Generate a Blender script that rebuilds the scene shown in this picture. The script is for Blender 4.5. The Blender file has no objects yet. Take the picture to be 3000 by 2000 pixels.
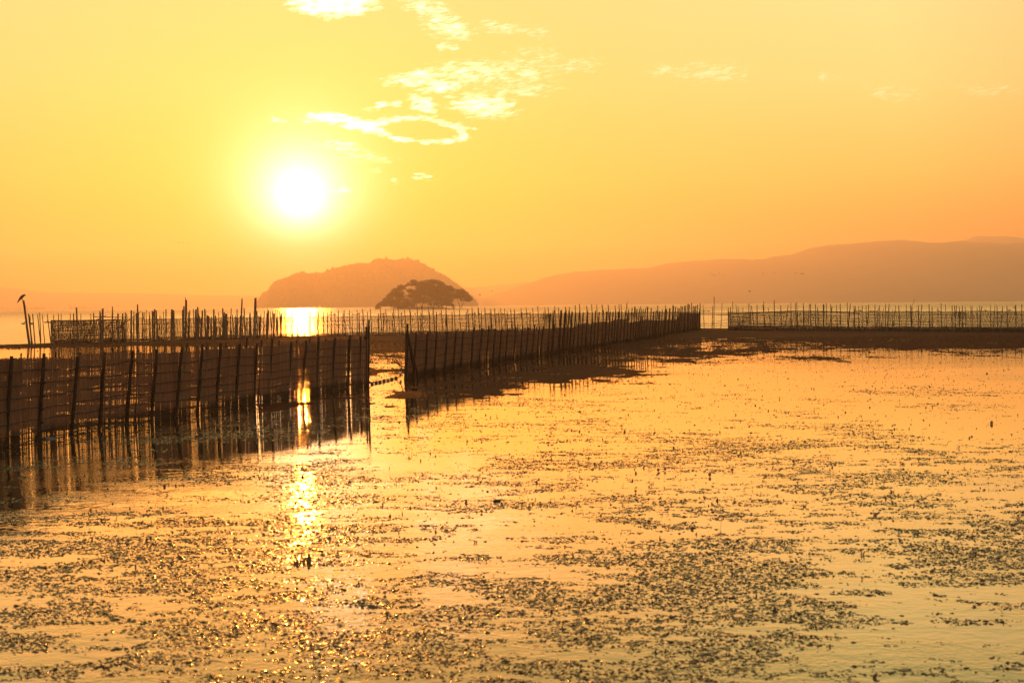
import bpy, math, random
import numpy as np
from mathutils import Vector, Matrix, Quaternion

rnd = random.Random(7)
nrg = np.random.RandomState(11)
C = bpy.context.scene.collection
sc = bpy.context.scene

# ------------------------------------------------------------------ camera
F = 4167.0            # focal length in photo pixels (50 mm on 36 mm)
CAMH = 2.0
PITCH = math.radians(1.475)
ROLL = math.radians(-0.487)
camd = bpy.data.cameras.new('camera')
camd.lens = 50.0; camd.sensor_width = 36.0; camd.sensor_fit = 'HORIZONTAL'
camd.clip_start = 0.1; camd.clip_end = 30000
camd.dof.use_dof = True; camd.dof.focus_distance = 48.0; camd.dof.aperture_fstop = 4.0
cam = bpy.data.objects.new('camera', camd); C.objects.link(cam)
RM = Matrix.Rotation(math.pi/2 - PITCH, 3, 'X') @ Matrix.Rotation(ROLL, 3, 'Z')
cam.matrix_world = Matrix.Translation((0, 0, CAMH)) @ RM.to_4x4()
sc.camera = cam
RN = np.array(RM)

def ray(px, py):
    return RM @ Vector(((px-1500.0)/F, -(py-1000.0)/F, -1.0))
def ground(px, py, z=0.0):
    d = ray(px, py)
    t = (z - CAMH)/d.z
    return Vector((d.x*t, d.y*t, z))
def at_depth(px, py, Y):
    d = ray(px, py); t = Y/d.y
    return Vector((d.x*t, Y, CAMH + d.z*t))
def azel(px, py):
    d = ray(px, py).normalized()
    return math.degrees(math.atan2(d.x, d.y)), math.degrees(math.asin(d.z))

# ------------------------------------------------------------------ world, sun, exposure
SUN_AZ, SUN_EL = azel(879, 583)
sa, se = math.radians(SUN_AZ), math.radians(SUN_EL)
SUND = Vector((math.sin(sa)*math.cos(se), math.cos(sa)*math.cos(se), math.sin(se)))

class NT:
    def __init__(s, tree): s.t = tree; s.n = tree.nodes; s.l = tree.links
    def new(s, typ, **kw):
        n = s.n.new(typ)
        for k, v in kw.items(): setattr(n, k, v)
        return n
    def put(s, inp, v):
        if isinstance(v, bpy.types.NodeSocket): s.l.new(v, inp)
        else: inp.default_value = v
    def m(s, op, a, b=None, c=None, clamp=False):
        n = s.n.new('ShaderNodeMath'); n.operation = op; n.use_clamp = clamp
        s.put(n.inputs[0], a)
        if b is not None: s.put(n.inputs[1], b)
        if c is not None: s.put(n.inputs[2], c)
        return n.outputs[0]
    def mix(s, typ, f, a, b):
        n = s.n.new('ShaderNodeMix'); n.data_type = 'RGBA'; n.blend_type = typ
        s.put(n.inputs[0], f); s.put(n.inputs[6], a); s.put(n.inputs[7], b)
        return n.outputs[2]
    def vm(s, op, a, b=None, out=0):
        n = s.n.new('ShaderNodeVectorMath'); n.operation = op
        s.put(n.inputs[0], a)
        if b is not None:
            if op == 'SCALE': s.put(n.inputs[3], b)
            else: s.put(n.inputs[1], b)
        return n.outputs[out]
    def ramp(s, f, pts, interp='LINEAR'):
        n = s.n.new('ShaderNodeValToRGB'); n.color_ramp.interpolation = interp
        e = n.color_ramp.elements
        while len(e) < len(pts): e.new(0.5)
        for k, (p, c) in enumerate(pts):
            e[k].position = p
            e[k].color = (c[0], c[1], c[2], 1) if isinstance(c, (tuple, list)) else (c, c, c, 1)
        s.put(n.inputs[0], f)
        return n.outputs[0]
    def noise(s, vec, scale, detail=3, rough=0.5, dist=0.0):
        n = s.n.new('ShaderNodeTexNoise')
        if vec is not None: s.l.new(vec, n.inputs['Vector'])
        n.inputs['Scale'].default_value = scale; n.inputs['Detail'].default_value = detail
        n.inputs['Roughness'].default_value = rough; n.inputs['Distortion'].default_value = dist
        return n.outputs[0]
    def xyz(s, x, y, z):
        n = s.n.new('ShaderNodeCombineXYZ')
        s.put(n.inputs[0], x); s.put(n.inputs[1], y); s.put(n.inputs[2], z)
        return n.outputs[0]

world = bpy.data.worlds.new('World'); sc.world = world; world.use_nodes = True
world.node_tree.nodes.clear()
W = NT(world.node_tree)
tc = W.new('ShaderNodeTexCoord')
dirv = W.vm('NORMALIZE', tc.outputs['Generated'])
sp = W.new('ShaderNodeSeparateXYZ'); W.l.new(dirv, sp.inputs[0])
DX, DY, DZ = sp.outputs
el = W.m('MULTIPLY', W.m('ARCSINE', DZ), 57.29578)
az = W.m('MULTIPLY', W.m('ARCTAN2', DX, DY), 57.29578)
cosT = W.vm('DOT_PRODUCT', dirv, tuple(SUND), out=1)
th = W.m('MULTIPLY', W.m('ARCCOSINE', W.m('MINIMUM', cosT, 0.9999999)), 57.29578)
e01 = W.m('DIVIDE', W.m('MAXIMUM', el, 0.0), 90.0, clamp=True)
SKY_RAMP = [(0.0, (1.1, .12, .0)), (2/90, (1.1, .24, .0)), (5/90, (1.1, .46, .085)), (8.5/90, (1.08, .55, .18)),
            (12/90, (.92, .56, .22)), (18/90, (.48, .49, .16)), (32/90, (.52, .46, .22)), (60/90, (.42, .38, .30)), (1.0, (.34, .32, .28))]
base = W.ramp(e01, SKY_RAMP)
fall = W.ramp(W.m('DIVIDE', th, 180.0), [(0.0, (1, 1, 1)), (12/180, (1.0, 1.03, 1.02)), (24/180, (1.05, 1.30, 1.30)), (45/180, (.68, .62, .68)), (90/180, (.36, .35, .42)),
                                         (1.0, (.26, .27, .36))])
sky = W.mix('MULTIPLY', 1.0, base, fall)
def gexp(k, p, amp):      # amp * exp(-(th/k)^p)
    return W.m('MULTIPLY', W.m('EXPONENT', W.m('MULTIPLY', W.m('POWER', W.m('DIVIDE', th, k), p), -1.0)), amp)
def addcol(cur, f, col):
    return W.vm('ADD', cur, W.vm('SCALE', tuple(col), f))
sky = W.vm('SCALE', sky, 1.25)
GLOWS = [(9.0, 1.4, 1.0, (.28, .04, -.08)), (3.4, 1.5, 1.0, (.4, .30, .04)), (1.05, 1.05, 1.0, (10, 8.6, 7.0)), (.36, 4.0, 1.0, (55, 38, 14))]
for k, p, a, col in GLOWS:
    sky = addcol(sky, gexp(k, p, a), col)
# physical sky under it: mostly matters behind the camera and overhead
nsky = W.new('ShaderNodeTexSky', sky_type='NISHITA', sun_disc=False)
nsky.sun_elevation = se; nsky.sun_rotation = sa; nsky.altitude = 80; nsky.dust_density = 3.0
away = W.new('ShaderNodeMapRange', interpolation_type='SMOOTHSTEP'); W.l.new(th, away.inputs['Value'])
away.inputs['From Min'].default_value = 50; away.inputs['From Max'].default_value = 130
away.inputs['To Min'].default_value = .015; away.inputs['To Max'].default_value = 1.0
sky = W.vm('ADD', sky, W.vm('MULTIPLY', W.vm('SCALE', nsky.outputs[0], W.m('MULTIPLY', away.outputs[0], 0.5)), (1.0, .70, .50)))
# clouds: high wisps lit from behind, laid out by azimuth and elevation
DEG = math.degrees(1/F)
def seg(x0, y0, x1, y1, w, amp):
    a0, e0 = azel(x0, y0); a1, e1 = azel(x1, y1)
    cx, cy = (a0+a1)/2, (e0+e1)/2
    L = math.hypot(a1-a0, e1-e0)/2 + w*DEG
    ang = math.atan2(e1-e0, a1-a0)
    return cx, cy, L, w*DEG, ang, amp
CL = [seg(890, 8, 1070, 4, 42, 1.5), seg(940, 48, 1020, 46, 14, .9), seg(1200, 14, 1285, 30, 26, .85), seg(1265, 62, 1360, 92, 36, .8), seg(1380, 75, 1540, 84, 17, .62),
      seg(1560, 90, 1600, 110, 20, .45),
      seg(1285, 137, 1320, 140, 12, .8), seg(1150, 236, 1290, 222, 26, 1.0), seg(1240, 262, 1330, 248, 24, 1.1), seg(1290, 215, 1480, 215, 45, .8),
      seg(1400, 235, 1620, 195, 56, .62), seg(1520, 165, 1640, 170, 30, .55), seg(1640, 196, 1750, 184, 24, .5), seg(1350, 300, 1480, 318, 38, 1.15),
      seg(1430, 275, 1620, 250, 34, .65),
      seg(1090, 314, 1150, 304, 13, 1.0), seg(1220, 300, 1265, 325, 26, 1.0), seg(905, 345, 1010, 346, 17, 1.6), seg(1000, 350, 1110, 378, 19, 1.7), seg(790, 351, 822, 352, 9, .9),
      seg(940, 424, 1060, 432, 14, .9), seg(1000, 450, 1120, 462, 22, .6), seg(1100, 466, 1150, 468, 8, .7), seg(1085, 500, 1130, 503, 6, .7), seg(1150, 527, 1172, 526, 9, 1.0), seg(1215, 518, 1255, 521, 11, 1.15),
      seg(960, 561, 1045, 554, 9, .8), seg(810, 560, 960, 565, 12, .5),
      seg(1900, 206, 1990, 206, 24, .56), seg(2000, 214, 2170, 208, 34, .55), seg(2560, 268, 2680, 280, 26, .50), seg(2820, 262, 2980, 262, 24, .46), seg(2380, 222, 2470, 224, 18, .42),
      seg(1260, 677, 1340, 678, 5, .18), seg(780, 706, 1250, 712, 16, .16)]
uv = W.xyz(az, el, 0.0)
wz = W.new('ShaderNodeTexNoise'); W.l.new(W.vm('MULTIPLY', uv, (1, 3.2, 1)), wz.inputs['Vector']); wz.inputs['Scale'].default_value = 1.7; wz.inputs['Detail'].default_value = 6
wofs = W.vm('MULTIPLY', W.vm('SUBTRACT', wz.outputs['Color'], (.5, .5, .5)), (2.0, .42, 0))
uvw = W.vm('ADD', uv, wofs)
spw = W.new('ShaderNodeSeparateXYZ'); W.l.new(uvw, spw.inputs[0])
U, V = spw.outputs[0], spw.outputs[1]
tot = None
for cx, cy, L, w, ang, amp in CL:
    du = W.m('SUBTRACT', U, cx); dv = W.m('SUBTRACT', V, cy)
    ca, sn = math.cos(ang), math.sin(ang)
    a = W.m('ADD', W.m('MULTIPLY', du, ca/L), W.m('MULTIPLY', dv, sn/L))
    b = W.m('ADD', W.m('MULTIPLY', du, -sn/w), W.m('MULTIPLY', dv, ca/w))
    r2 = W.m('ADD', W.m('MULTIPLY', a, a), W.m('MULTIPLY', b, b))
    g = W.m('MULTIPLY', W.m('SUBTRACT', 1.0, W.m('MULTIPLY', r2, .62), clamp=True), amp)
    tot = g if tot is None else W.m('MAXIMUM', tot, g)
# the curled ribbon: an open loop
ra, re_ = azel(1225, 381)
du = W.m('SUBTRACT', U, ra); dv = W.m('SUBTRACT', V, re_)
tl = math.radians(-5); Rx, Ry = 134*DEG, 33*DEG
a = W.m('ADD', W.m('MULTIPLY', du, math.cos(tl)/Rx), W.m('MULTIPLY', dv, math.sin(tl)/Rx))
b = W.m('ADD', W.m('MULTIPLY', du, -math.sin(tl)/Ry), W.m('MULTIPLY', dv, math.cos(tl)/Ry))
rr = W.m('SQRT', W.m('ADD', W.m('MULTIPLY', a, a), W.m('MULTIPLY', b, b)))
ring = W.m('MULTIPLY', W.m('SUBTRACT', 1.0, W.m('MULTIPLY', W.m('ABSOLUTE', W.m('SUBTRACT', rr, 1.0)), 3.0), clamp=True), 1.25)
tot = W.m('MAXIMUM', tot, ring)
# streaky breakup, fibres almost level but rising slightly to the right
uvr = W.xyz(W.m('ADD', W.m('MULTIPLY', az, 1.2), W.m('MULTIPLY', el, .4)), W.m('SUBTRACT', W.m('MULTIPLY', el, 9.0), W.m('MULTIPLY', az, 1.3)), 3.0)
st1 = W.noise(uvr, 1.9, 6, .66, .5)
st2 = W.noise(W.xyz(W.m('MULTIPLY', az, 1.0), W.m('MULTIPLY', el, 2.6), 1.0), 1.9, 4, .6, .4)
brk = W.m('ADD', W.m('MULTIPLY', st1, .7), W.m('MULTIPLY', st2, .5))
cov = W.m('ADD', W.m('MULTIPLY', tot, .95), W.m('SUBTRACT', W.m('MULTIPLY', brk, 4.4), 2.95))
cov = W.m('MULTIPLY', W.m('MAXIMUM', cov, 0.0), .95, clamp=True)
cov = W.m('MULTIPLY', cov, W.m('MINIMUM', W.m('MULTIPLY', tot, 1.2), 1.0))
lit = W.vm('ADD', W.vm('SCALE', (1.15, 1.3, 1.25), W.m('ADD', .6, gexp(9.0, 1.2, 1.2))), (0, 0, 0))
sky = W.vm('ADD', sky, W.vm('SCALE', lit, cov))
bg = W.new('ShaderNodeBackground'); W.l.new(sky, bg.inputs[0]); bg.inputs[1].default_value = 1.0
wo = W.new('ShaderNodeOutputWorld'); W.l.new(bg.outputs[0], wo.inputs[0])

sl = bpy.data.lights.new('sun', 'SUN'); sl.energy = 4.6; sl.angle = math.radians(0.55); sl.color = (1.0, .272, .030)
so = bpy.data.objects.new('sun', sl); C.objects.link(so)
so.rotation_euler = (-SUND).to_track_quat('-Z', 'Y').to_euler()

sc.view_settings.view_transform = 'Standard'; sc.view_settings.look = 'None'
sc.view_settings.exposure = 0.0; sc.view_settings.gamma = 1.0; sc.view_settings.use_curve_mapping = False
sc.render.engine = 'CYCLES'
cy = sc.cycles
cy.use_denoising = True
cy.max_bounces = 6; cy.diffuse_bounces = 2; cy.glossy_bounces = 4; cy.transmission_bounces = 4; cy.volume_bounces = 0
cy.transparent_max_bounces = 6
cy.caustics_reflective = False; cy.caustics_refractive = False
cy.sample_clamp_indirect = 4.0; cy.sample_clamp_direct = 0.0

# ------------------------------------------------------------------ materials
def mat(name):
    m = bpy.data.materials.new(name); m.use_nodes = True
    m.node_tree.nodes.clear()
    t = NT(m.node_tree)
    out = t.new('ShaderNodeOutputMaterial')
    return m, t, out
def pbr(name, c1, c2, scale=8.0, rough=0.7, rough2=None, bump=0.0, bscale=None, stretch=(1, 1, 1), spec=0.5, objvar=False, coat=0.0):
    m, t, out = mat(name)
    g = t.new('ShaderNodeNewGeometry'); tcn = t.new('ShaderNodeTexCoord')
    pos = t.vm('MULTIPLY', g.outputs['Position'], stretch)
    f = t.noise(pos, scale, 5, .6)
    f = t.ramp(f, [(.32, 0.0), (.68, 1.0)])
    col = t.mix('MIX', f, (*c1, 1), (*c2, 1))
    if objvar:
        oi = t.new('ShaderNodeObjectInfo')
        v = t.m('ADD', .65, t.m('MULTIPLY', oi.outputs['Random'], .7))
        col = t.vm('SCALE', col, v)
    b = t.new('ShaderNodeBsdfPrincipled')
    t.put(b.inputs['Base Color'], col)
    if rough2 is None: b.inputs['Roughness'].default_value = rough
    else: t.put(b.inputs['Roughness'], t.m('ADD', rough, t.m('MULTIPLY', f, rough2-rough)))
    b.inputs['Specular IOR Level'].default_value = spec
    b.inputs['Coat Weight'].default_value = coat; b.inputs['Coat Roughness'].default_value = .15
    if bump:
        bn = t.new('ShaderNodeBump'); bn.inputs['Distance'].default_value = bump; bn.inputs['Strength'].default_value = 1.0
        t.put(bn.inputs['Height'], t.noise(pos, bscale or scale*3, 4, .6)); t.l.new(bn.outputs[0], b.inputs['Normal'])
    t.l.new(b.outputs[0], out.inputs[0])
    return m

def water_mat(name, layers, rough, base=(.035, .03, .018), ior=1.75, calm=None, band=None):
    """layers: (scale, amplitude in m, stretch y, mask) ripple octaves"""
    m, t, out = mat(name)
    g = t.new('ShaderNodeNewGeometry'); pos = g.outputs['Position']
    h = None
    for scale, amp, (sx, sy), mk in layers:
        n = t.noise(t.vm('MULTIPLY', pos, (sx, sy, 1)), scale, 2, .5, .3)
        n = t.m('MULTIPLY', n, amp)
        if mk is not None:
            ms, lo, hi = mk
            mm = t.ramp(t.noise(t.vm('MULTIPLY', pos, (.6, 1, 1)), ms, 3, .55), [(lo, 0.0), (hi, 1.0)])
            n = t.m('MULTIPLY', n, mm)
        h = n if h is None else t.m('ADD', h, n)
    s_ = None
    if calm is not None:        # ripples die away with distance along y between two depths
        s_ = t.new('ShaderNodeSeparateXYZ'); t.l.new(pos, s_.inputs[0])
        mr = t.new('ShaderNodeMapRange'); mr.interpolation_type = 'SMOOTHSTEP'
        t.put(mr.inputs['Value'], s_.outputs[1])
        mr.inputs['From Min'].default_value = calm[0]; mr.inputs['From Max'].default_value = calm[1]
        mr.inputs['To Min'].default_value = calm[3] if len(calm) > 3 else 1.0; mr.inputs['To Max'].default_value = calm[2]
        h = t.m('MULTIPLY', h, mr.outputs[0])
    if band is not None:        # a breath of wind roughens a strip of the shallows
        mr2 = t.new('ShaderNodeMapRange'); mr2.interpolation_type = 'SMOOTHSTEP'; t.put(mr2.inputs['Value'], s_.outputs[1])
        mr2.inputs['From Min'].default_value = band[0]; mr2.inputs['From Max'].default_value = band[1]
        pm = t.ramp(t.noise(t.vm('MULTIPLY', pos, (.5, 1, 1)), .12, 3, .55), [(.44, .15), (.60, 1.0)])
        h = t.m('ADD', h, t.m('MULTIPLY', t.m('MULTIPLY', t.noise(t.vm('MULTIPLY', pos, (.7, 1, 1)), band[2], 3, .6), band[3]), t.m('MULTIPLY', pm, mr2.outputs[0])))
    bn = t.new('ShaderNodeBump'); bn.inputs['Strength'].default_value = 1.0; bn.inputs['Distance'].default_value = 1.0
    t.put(bn.inputs['Height'], h)
    # grazing reflection over the silt-brown depth
    gl = t.new('ShaderNodeBsdfGlossy'); gl.inputs['Color'].default_value = (1, .99, .86, 1); gl.inputs['Roughness'].default_value = rough
    df = t.new('ShaderNodeBsdfDiffuse'); df.inputs['Color'].default_value = (*base, 1)
    lw = t.new('ShaderNodeLayerWeight'); lw.inputs['Blend'].default_value = .5
    for n_ in (gl, df, lw): t.l.new(bn.outputs[0], n_.inputs['Normal'])
    if ior > 5: f = t.m('ADD', .02, t.m('MULTIPLY', t.m('POWER', lw.outputs['Facing'], ior), .96))
    else: f = t.m('MAXIMUM', t.m('SUBTRACT', 1.0, t.m('MULTIPLY', t.m('POWER', t.m('SUBTRACT', 1.0, lw.outputs['Facing'], clamp=True), 1.45), 4.35)), .05)
    mx = t.new('ShaderNodeMixShader'); t.l.new(f, mx.inputs[0]); t.l.new(df.outputs[0], mx.inputs[1]); t.l.new(gl.outputs[0], mx.inputs[2])
    t.l.new(mx.outputs[0], out.inputs[0])
    return m

M_POND = water_mat('still_water', [(2.2, .0010, (1, 1), None), (7.0, .0030, (1, 1.2), None), (5.0, .0012, (1, 1.5), (.22, .52, .66)), (24.0, .0023, (1, 1.2), (1.1, .42, .56))],
                   0.035, calm=(16, 21, .10), ior=2.9, band=(26, 36, 6.0, .004))
M_LAKE = water_mat('lake_water_surface', [(1.3, .055, (.7, 1), None), (4.5, .020, (.8, 1), None), (.35, .09, (.5, 1), None)], 0.20, base=(.05, .05, .04), ior=13.0, calm=(150, 700, 2.6, .5))
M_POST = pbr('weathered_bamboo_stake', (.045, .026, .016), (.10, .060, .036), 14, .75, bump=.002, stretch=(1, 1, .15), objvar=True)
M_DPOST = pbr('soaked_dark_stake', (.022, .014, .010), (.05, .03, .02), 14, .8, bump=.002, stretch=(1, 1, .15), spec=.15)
M_ROPE = pbr('tarred_rope', (.03, .022, .018), (.06, .045, .035), 30, .85)
M_NET = pbr('old_fishing_net', (.03, .018, .013), (.06, .036, .025), 6, .85)
M_WEED = pbr('wet_waterweed', (.022, .010, .005), (.058, .024, .011), 5, .10, .32, bump=.0015, bscale=60, spec=.20)
M_MUD = pbr('wet_mud', (.042, .015, .007), (.095, .034, .014), 1.1, .75, .95, bump=.02, bscale=9, spec=.03)
M_BARK = pbr('pine_bark', (.05, .035, .025), (.09, .06, .04), 2, .9)
M_LEAF = pbr('pine_foliage', (.035, .045, .020), (.07, .075, .03), .5, .8)
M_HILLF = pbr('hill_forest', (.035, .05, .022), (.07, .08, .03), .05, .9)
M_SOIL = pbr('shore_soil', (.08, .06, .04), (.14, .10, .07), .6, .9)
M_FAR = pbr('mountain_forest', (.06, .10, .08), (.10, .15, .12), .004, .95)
M_FLOAT = pbr('faded_foam_float', (.30, .27, .24), (.50, .46, .42), 20, .6, objvar=True)
M_DFLOAT = pbr('dirty_foam_float', (.06, .045, .035), (.12, .09, .07), 20, .6, objvar=True)
M_BIRD = pbr('dark_feathers', (.035, .025, .018), (.07, .05, .035), 30, .8)
M_DUCK = pbr('duck_feathers', (.05, .04, .03), (.10, .08, .06), 8, .8)
M_STRAND = pbr('stranded_weed', (.025, .010, .005), (.07, .028, .013), 5, .7, .95, spec=.04)
M_RED = pbr('withered_red_leaf', (.12, .04, .022), (.22, .08, .035), 25, .45, objvar=True)
M_STONE = pbr('wet_stone', (.08, .075, .075), (.16, .15, .14), 12, .5, bump=.004)
M_WOOD = pbr('rotten_wood', (.05, .035, .025), (.10, .07, .05), 18, .7, bump=.004)

def screen_mat():
    m, t, out = mat('bamboo_blind_slats')
    g = t.new('ShaderNodeNewGeometry')
    pos = t.vm('MULTIPLY', g.outputs['Position'], (1, 1, .06))
    f = t.ramp(t.noise(pos, 22, 4, .6), [(.3, 0.0), (.7, 1.0)])
    f2 = t.ramp(t.noise(g.outputs['Position'], 1.2, 3, .6), [(.35, 0.0), (.65, 1.0)])
    c = t.mix('MIX', f, (.25, .155, .10, 1), (.42, .27, .185, 1))
    c = t.mix('MIX', t.m('MULTIPLY', f2, .35), c, (.21, .14, .10, 1))
    # silt stain low on the slats
    s_ = t.new('ShaderNodeSeparateXYZ'); t.l.new(g.outputs['Position'], s_.inputs[0])
    zz = t.m('ADD', s_.outputs[2], t.m('MULTIPLY', t.m('SUBTRACT', t.noise(g.outputs['Position'], 2.0, 3), .5), .22))
    st = t.ramp(zz, [(.10, 1.0), (.24, 0.0)])
    c = t.mix('MIX', t.m('MULTIPLY', st, .75), c, (.05, .035, .025, 1))
    d = t.new('ShaderNodeBsdfDiffuse'); t.put(d.inputs[0], c)
    tr = t.new('ShaderNodeBsdfTranslucent'); t.put(tr.inputs[0], c)
    mx = t.new('ShaderNodeMixShader'); mx.inputs[0].default_value = .58
    t.l.new(d.outputs[0], mx.inputs[1]); t.l.new(tr.outputs[0], mx.inputs[2])
    t.l.new(mx.outputs[0], out.inputs[0])
    return m
M_SCREEN = screen_mat()

# ------------------------------------------------------------------ mesh helpers
class MB:
    def __init__(s): s.v = []; s.f = []
    def add(s, vs, fs):
        o = len(s.v); s.v += [tuple(p) for p in vs]; s.f += [tuple(i+o for i in q) for q in fs]
    def box(s, c, x, y, z):            # centre and three half-axis vectors
        c, x, y, z = map(Vector, (c, x, y, z))
        vs = [c+sx*x+sy*y+sz*z for sx in (-1, 1) for sy in (-1, 1) for sz in (-1, 1)]
        s.add(vs, [(0, 1, 3, 2), (4, 6, 7, 5), (0, 4, 5, 1), (2, 3, 7, 6), (0, 2, 6, 4), (1, 5, 7, 3)])
    def tube(s, pts, rad, n=5, caps=True):
        pts = [Vector(p) for p in pts]
        if not isinstance(rad, (list, tuple)): rad = [rad]*len(pts)
        rings = []; ref = None
        for i, p in enumerate(pts):
            d = (pts[min(i+1, len(pts)-1)] - pts[max(i-1, 0)])
            if d.length < 1e-9: d = Vector((0, 0, 1))
            d.normalize()
            if ref is None:
                ref = d.orthogonal().normalized()
            ref = (ref - d*ref.dot(d))
            if ref.length < 1e-6: ref = d.orthogonal()
            ref.normalize(); bi = d.cross(ref)
            rings.append([p + (ref*math.cos(2*math.pi*k/n) + bi*math.sin(2*math.pi*k/n))*rad[i] for k in range(n)])
        vs = [q for r in rings for q in r]; fs = []
        for i in range(len(rings)-1):
            for k in range(n):
                a, b = i*n+k, i*n+(k+1) % n
                fs.append((a, b, b+n, a+n))
        if caps:
            fs.append(tuple(range(n-1, -1, -1))); fs.append(tuple((len(rings)-1)*n+k for k in range(n)))
        s.add(vs, fs)
    def mesh(s, name, m, smooth=False):
        me = bpy.data.meshes.new(name); me.from_pydata(s.v, [], s.f); me.materials.append(m)
        if smooth: me.polygons.foreach_set('use_smooth', [True]*len(me.polygons))
        me.update(); return me
    def build(s, name, m, parent=None, smooth=False, **kw):
        o = bpy.data.objects.new(name, s.mesh(name, m, smooth)); C.objects.link(o)
        if parent: o.parent = parent
        for k, v in kw.items(): o[k] = v
        return o
def np_mesh(name, V, T, m, smooth=False, **kw):
    me = bpy.data.meshes.new(name)
    k = T.shape[1]
    me.vertices.add(len(V)); me.vertices.foreach_set('co', V.astype(np.float32).ravel())
    me.loops.add(T.size); me.loops.foreach_set('vertex_index', T.astype(np.int32).ravel())
    me.polygons.add(len(T)); me.polygons.foreach_set('loop_start', (np.arange(len(T))*k).astype(np.int32))
    me.polygons.foreach_set('loop_total', np.full(len(T), k, np.int32))
    if smooth: me.polygons.foreach_set('use_smooth', np.ones(len(T), bool))
    me.materials.append(m); me.update(calc_edges=True); me.validate()
    o = bpy.data.objects.new(name, me); C.objects.link(o)
    for a, b in kw.items(): o[a] = b
    return o
def thing(name, label, cat, loc=(0, 0, 0), group=None):
    o = bpy.data.objects.new(name, None); C.objects.link(o); o.location = loc
    o.empty_display_size = .2
    o['label'] = label; o['category'] = cat
    if group: o['group'] = group
    return o
def tag(o, label, cat, group=None):
    o['label'] = label; o['category'] = cat
    if group: o['group'] = group
    return o

def _hash(ix, iy, seed):
    n = (ix.astype(np.int64)*374761393 + iy.astype(np.int64)*668265263 + seed*982451653) & 0x7fffffff
    n = ((n ^ (n >> 13))*1274126177) & 0x7fffffff
    return ((n ^ (n >> 16)) & 0xffff)/65535.0
def vnoise(x, y, seed=0):
    x0 = np.floor(x); y0 = np.floor(y); fx = x-x0; fy = y-y0
    fx = fx*fx*(3-2*fx); fy = fy*fy*(3-2*fy)
    a = _hash(x0, y0, seed); b = _hash(x0+1, y0, seed); c = _hash(x0, y0+1, seed); d = _hash(x0+1, y0+1, seed)
    return (a*(1-fx)+b*fx)*(1-fy) + (c*(1-fx)+d*fx)*fy
def fbm(x, y, octs=4, seed=0, gain=.5):
    s = 0; a = 1; n = 0
    for k in range(octs):
        s = s + a*vnoise(x*2**k + 17.3*k, y*2**k - 9.1*k, seed+k); n += a; a *= gain
    return s/n
def poly_sd(X, Y, P):       # signed distance, positive inside
    P = np.array(P); n = len(P)
    d2 = np.full(X.shape, 1e18); ins = np.zeros(X.shape, bool)
    for i in range(n):
        ax, ay = P[i]; bx, by = P[(i+1) % n]
        ex, ey = bx-ax, by-ay
        t = np.clip(((X-ax)*ex+(Y-ay)*ey)/(ex*ex+ey*ey+1e-12), 0, 1)
        d2 = np.minimum(d2, (X-ax-t*ex)**2 + (Y-ay-t*ey)**2)
        c = ((ay > Y) != (by > Y)) & (X < ex*(Y-ay)/(by-ay+1e-12)+ax)
        ins ^= c
    d = np.sqrt(d2)
    return np.where(ins, d, -d)
def interp(pts, x):
    xs = [p[0] for p in pts]; ys = [p[1] for p in pts]
    return float(np.interp(x, xs, ys))
def gp(px, py):
    g = ground(px, py); return (g.x, g.y)

# ------------------------------------------------------------------ water
SHORE = [(-1500, 1016), (-400, 1011), (0, 1010), (80, 1007), (150, 1006), (500, 1000), (650, 995), (850, 988), (1100, 984), (1400, 977), (1700, 969), (2053, 965), (2135, 965), (3000, 966), (3600, 965), (4600, 960)]
line = [gp(x, y) for x, y in SHORE]
line = [(-600, line[0][1]*.9)] + line + [(600, line[-1][1]*.9)]
mb = MB()
xs = [-3900] + [p[0] for p in line] + [3900]
ysl = [line[0][1]] + [p[1] for p in line] + [line[-1][1]]
for i in range(len(xs)-1):
    mb.add([(xs[i], ysl[i], 0), (xs[i+1], ysl[i+1], 0), (xs[i+1], 6400, 0), (xs[i], 6400, 0)], [(0, 1, 2, 3)])
mb.build('lake_water', M_LAKE, kind='structure')
mb = MB()
for i in range(len(xs)-1):
    mb.add([(xs[i], -180, 0), (xs[i+1], -180, 0), (xs[i+1], ysl[i+1], 0), (xs[i], ysl[i], 0)], [(0, 1, 2, 3)])
mb.build('shallow_water', M_POND, kind='structure')

# ------------------------------------------------------------------ mud banks
A = [(-1500, 1030), (-400, 1024), (0, 1019), (200, 1020), (300, 1017), (450, 1013), (600, 1014), (700, 1017), (850, 1019), (1000, 1024), (1100, 1030), (1300, 1028), (1700, 1000),
     (2053, 984), (2150, 992), (2300, 1000), (2600, 994), (3000, 990), (3600, 988), (4600, 980),
     (4600, 957), (3600, 962), (3000, 963), (2135, 962), (2053, 962), (1700, 966), (1400, 974), (1100, 981), (850, 986), (650, 992), (500, 997), (300, 1003), (150, 1005), (0, 1009), (-400, 1010), (-1500, 1013)]
B = [(1187, 1114), (1300, 1088), (1600, 1038), (2053, 966), (2300, 975), (3000, 975), (3600, 970), (3600, 1025), (3000, 1025), (2750, 1034), (2500, 1030), (2300, 1046), (2200, 1060), (2050, 1066), (1980, 1076), (1700, 1100), (1500, 1130), (1350, 1150), (1250, 1165), (1195, 1150)]
CP = [(840, 1010), (1300, 1010), (1300, 1075), (1195, 1105), (1170, 1112), (1085, 1108), (1080, 1070), (900, 1030)]
D = [(560, 1190), (860, 1150), (1075, 1128), (1090, 1150), (1070, 1180), (900, 1215), (600, 1240)]
E = [(-400, 1066), (0, 1056), (400, 1050), (700, 1040), (1080, 1036), (1080, 1120), (926, 1143), (743, 1171), (515, 1212), (292, 1246), (112, 1279), (0, 1300), (-400, 1390)]
PA, PB, PC, PD, PE = [[gp(*p) for p in P] for P in (A, B, CP, D, E)]
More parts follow.
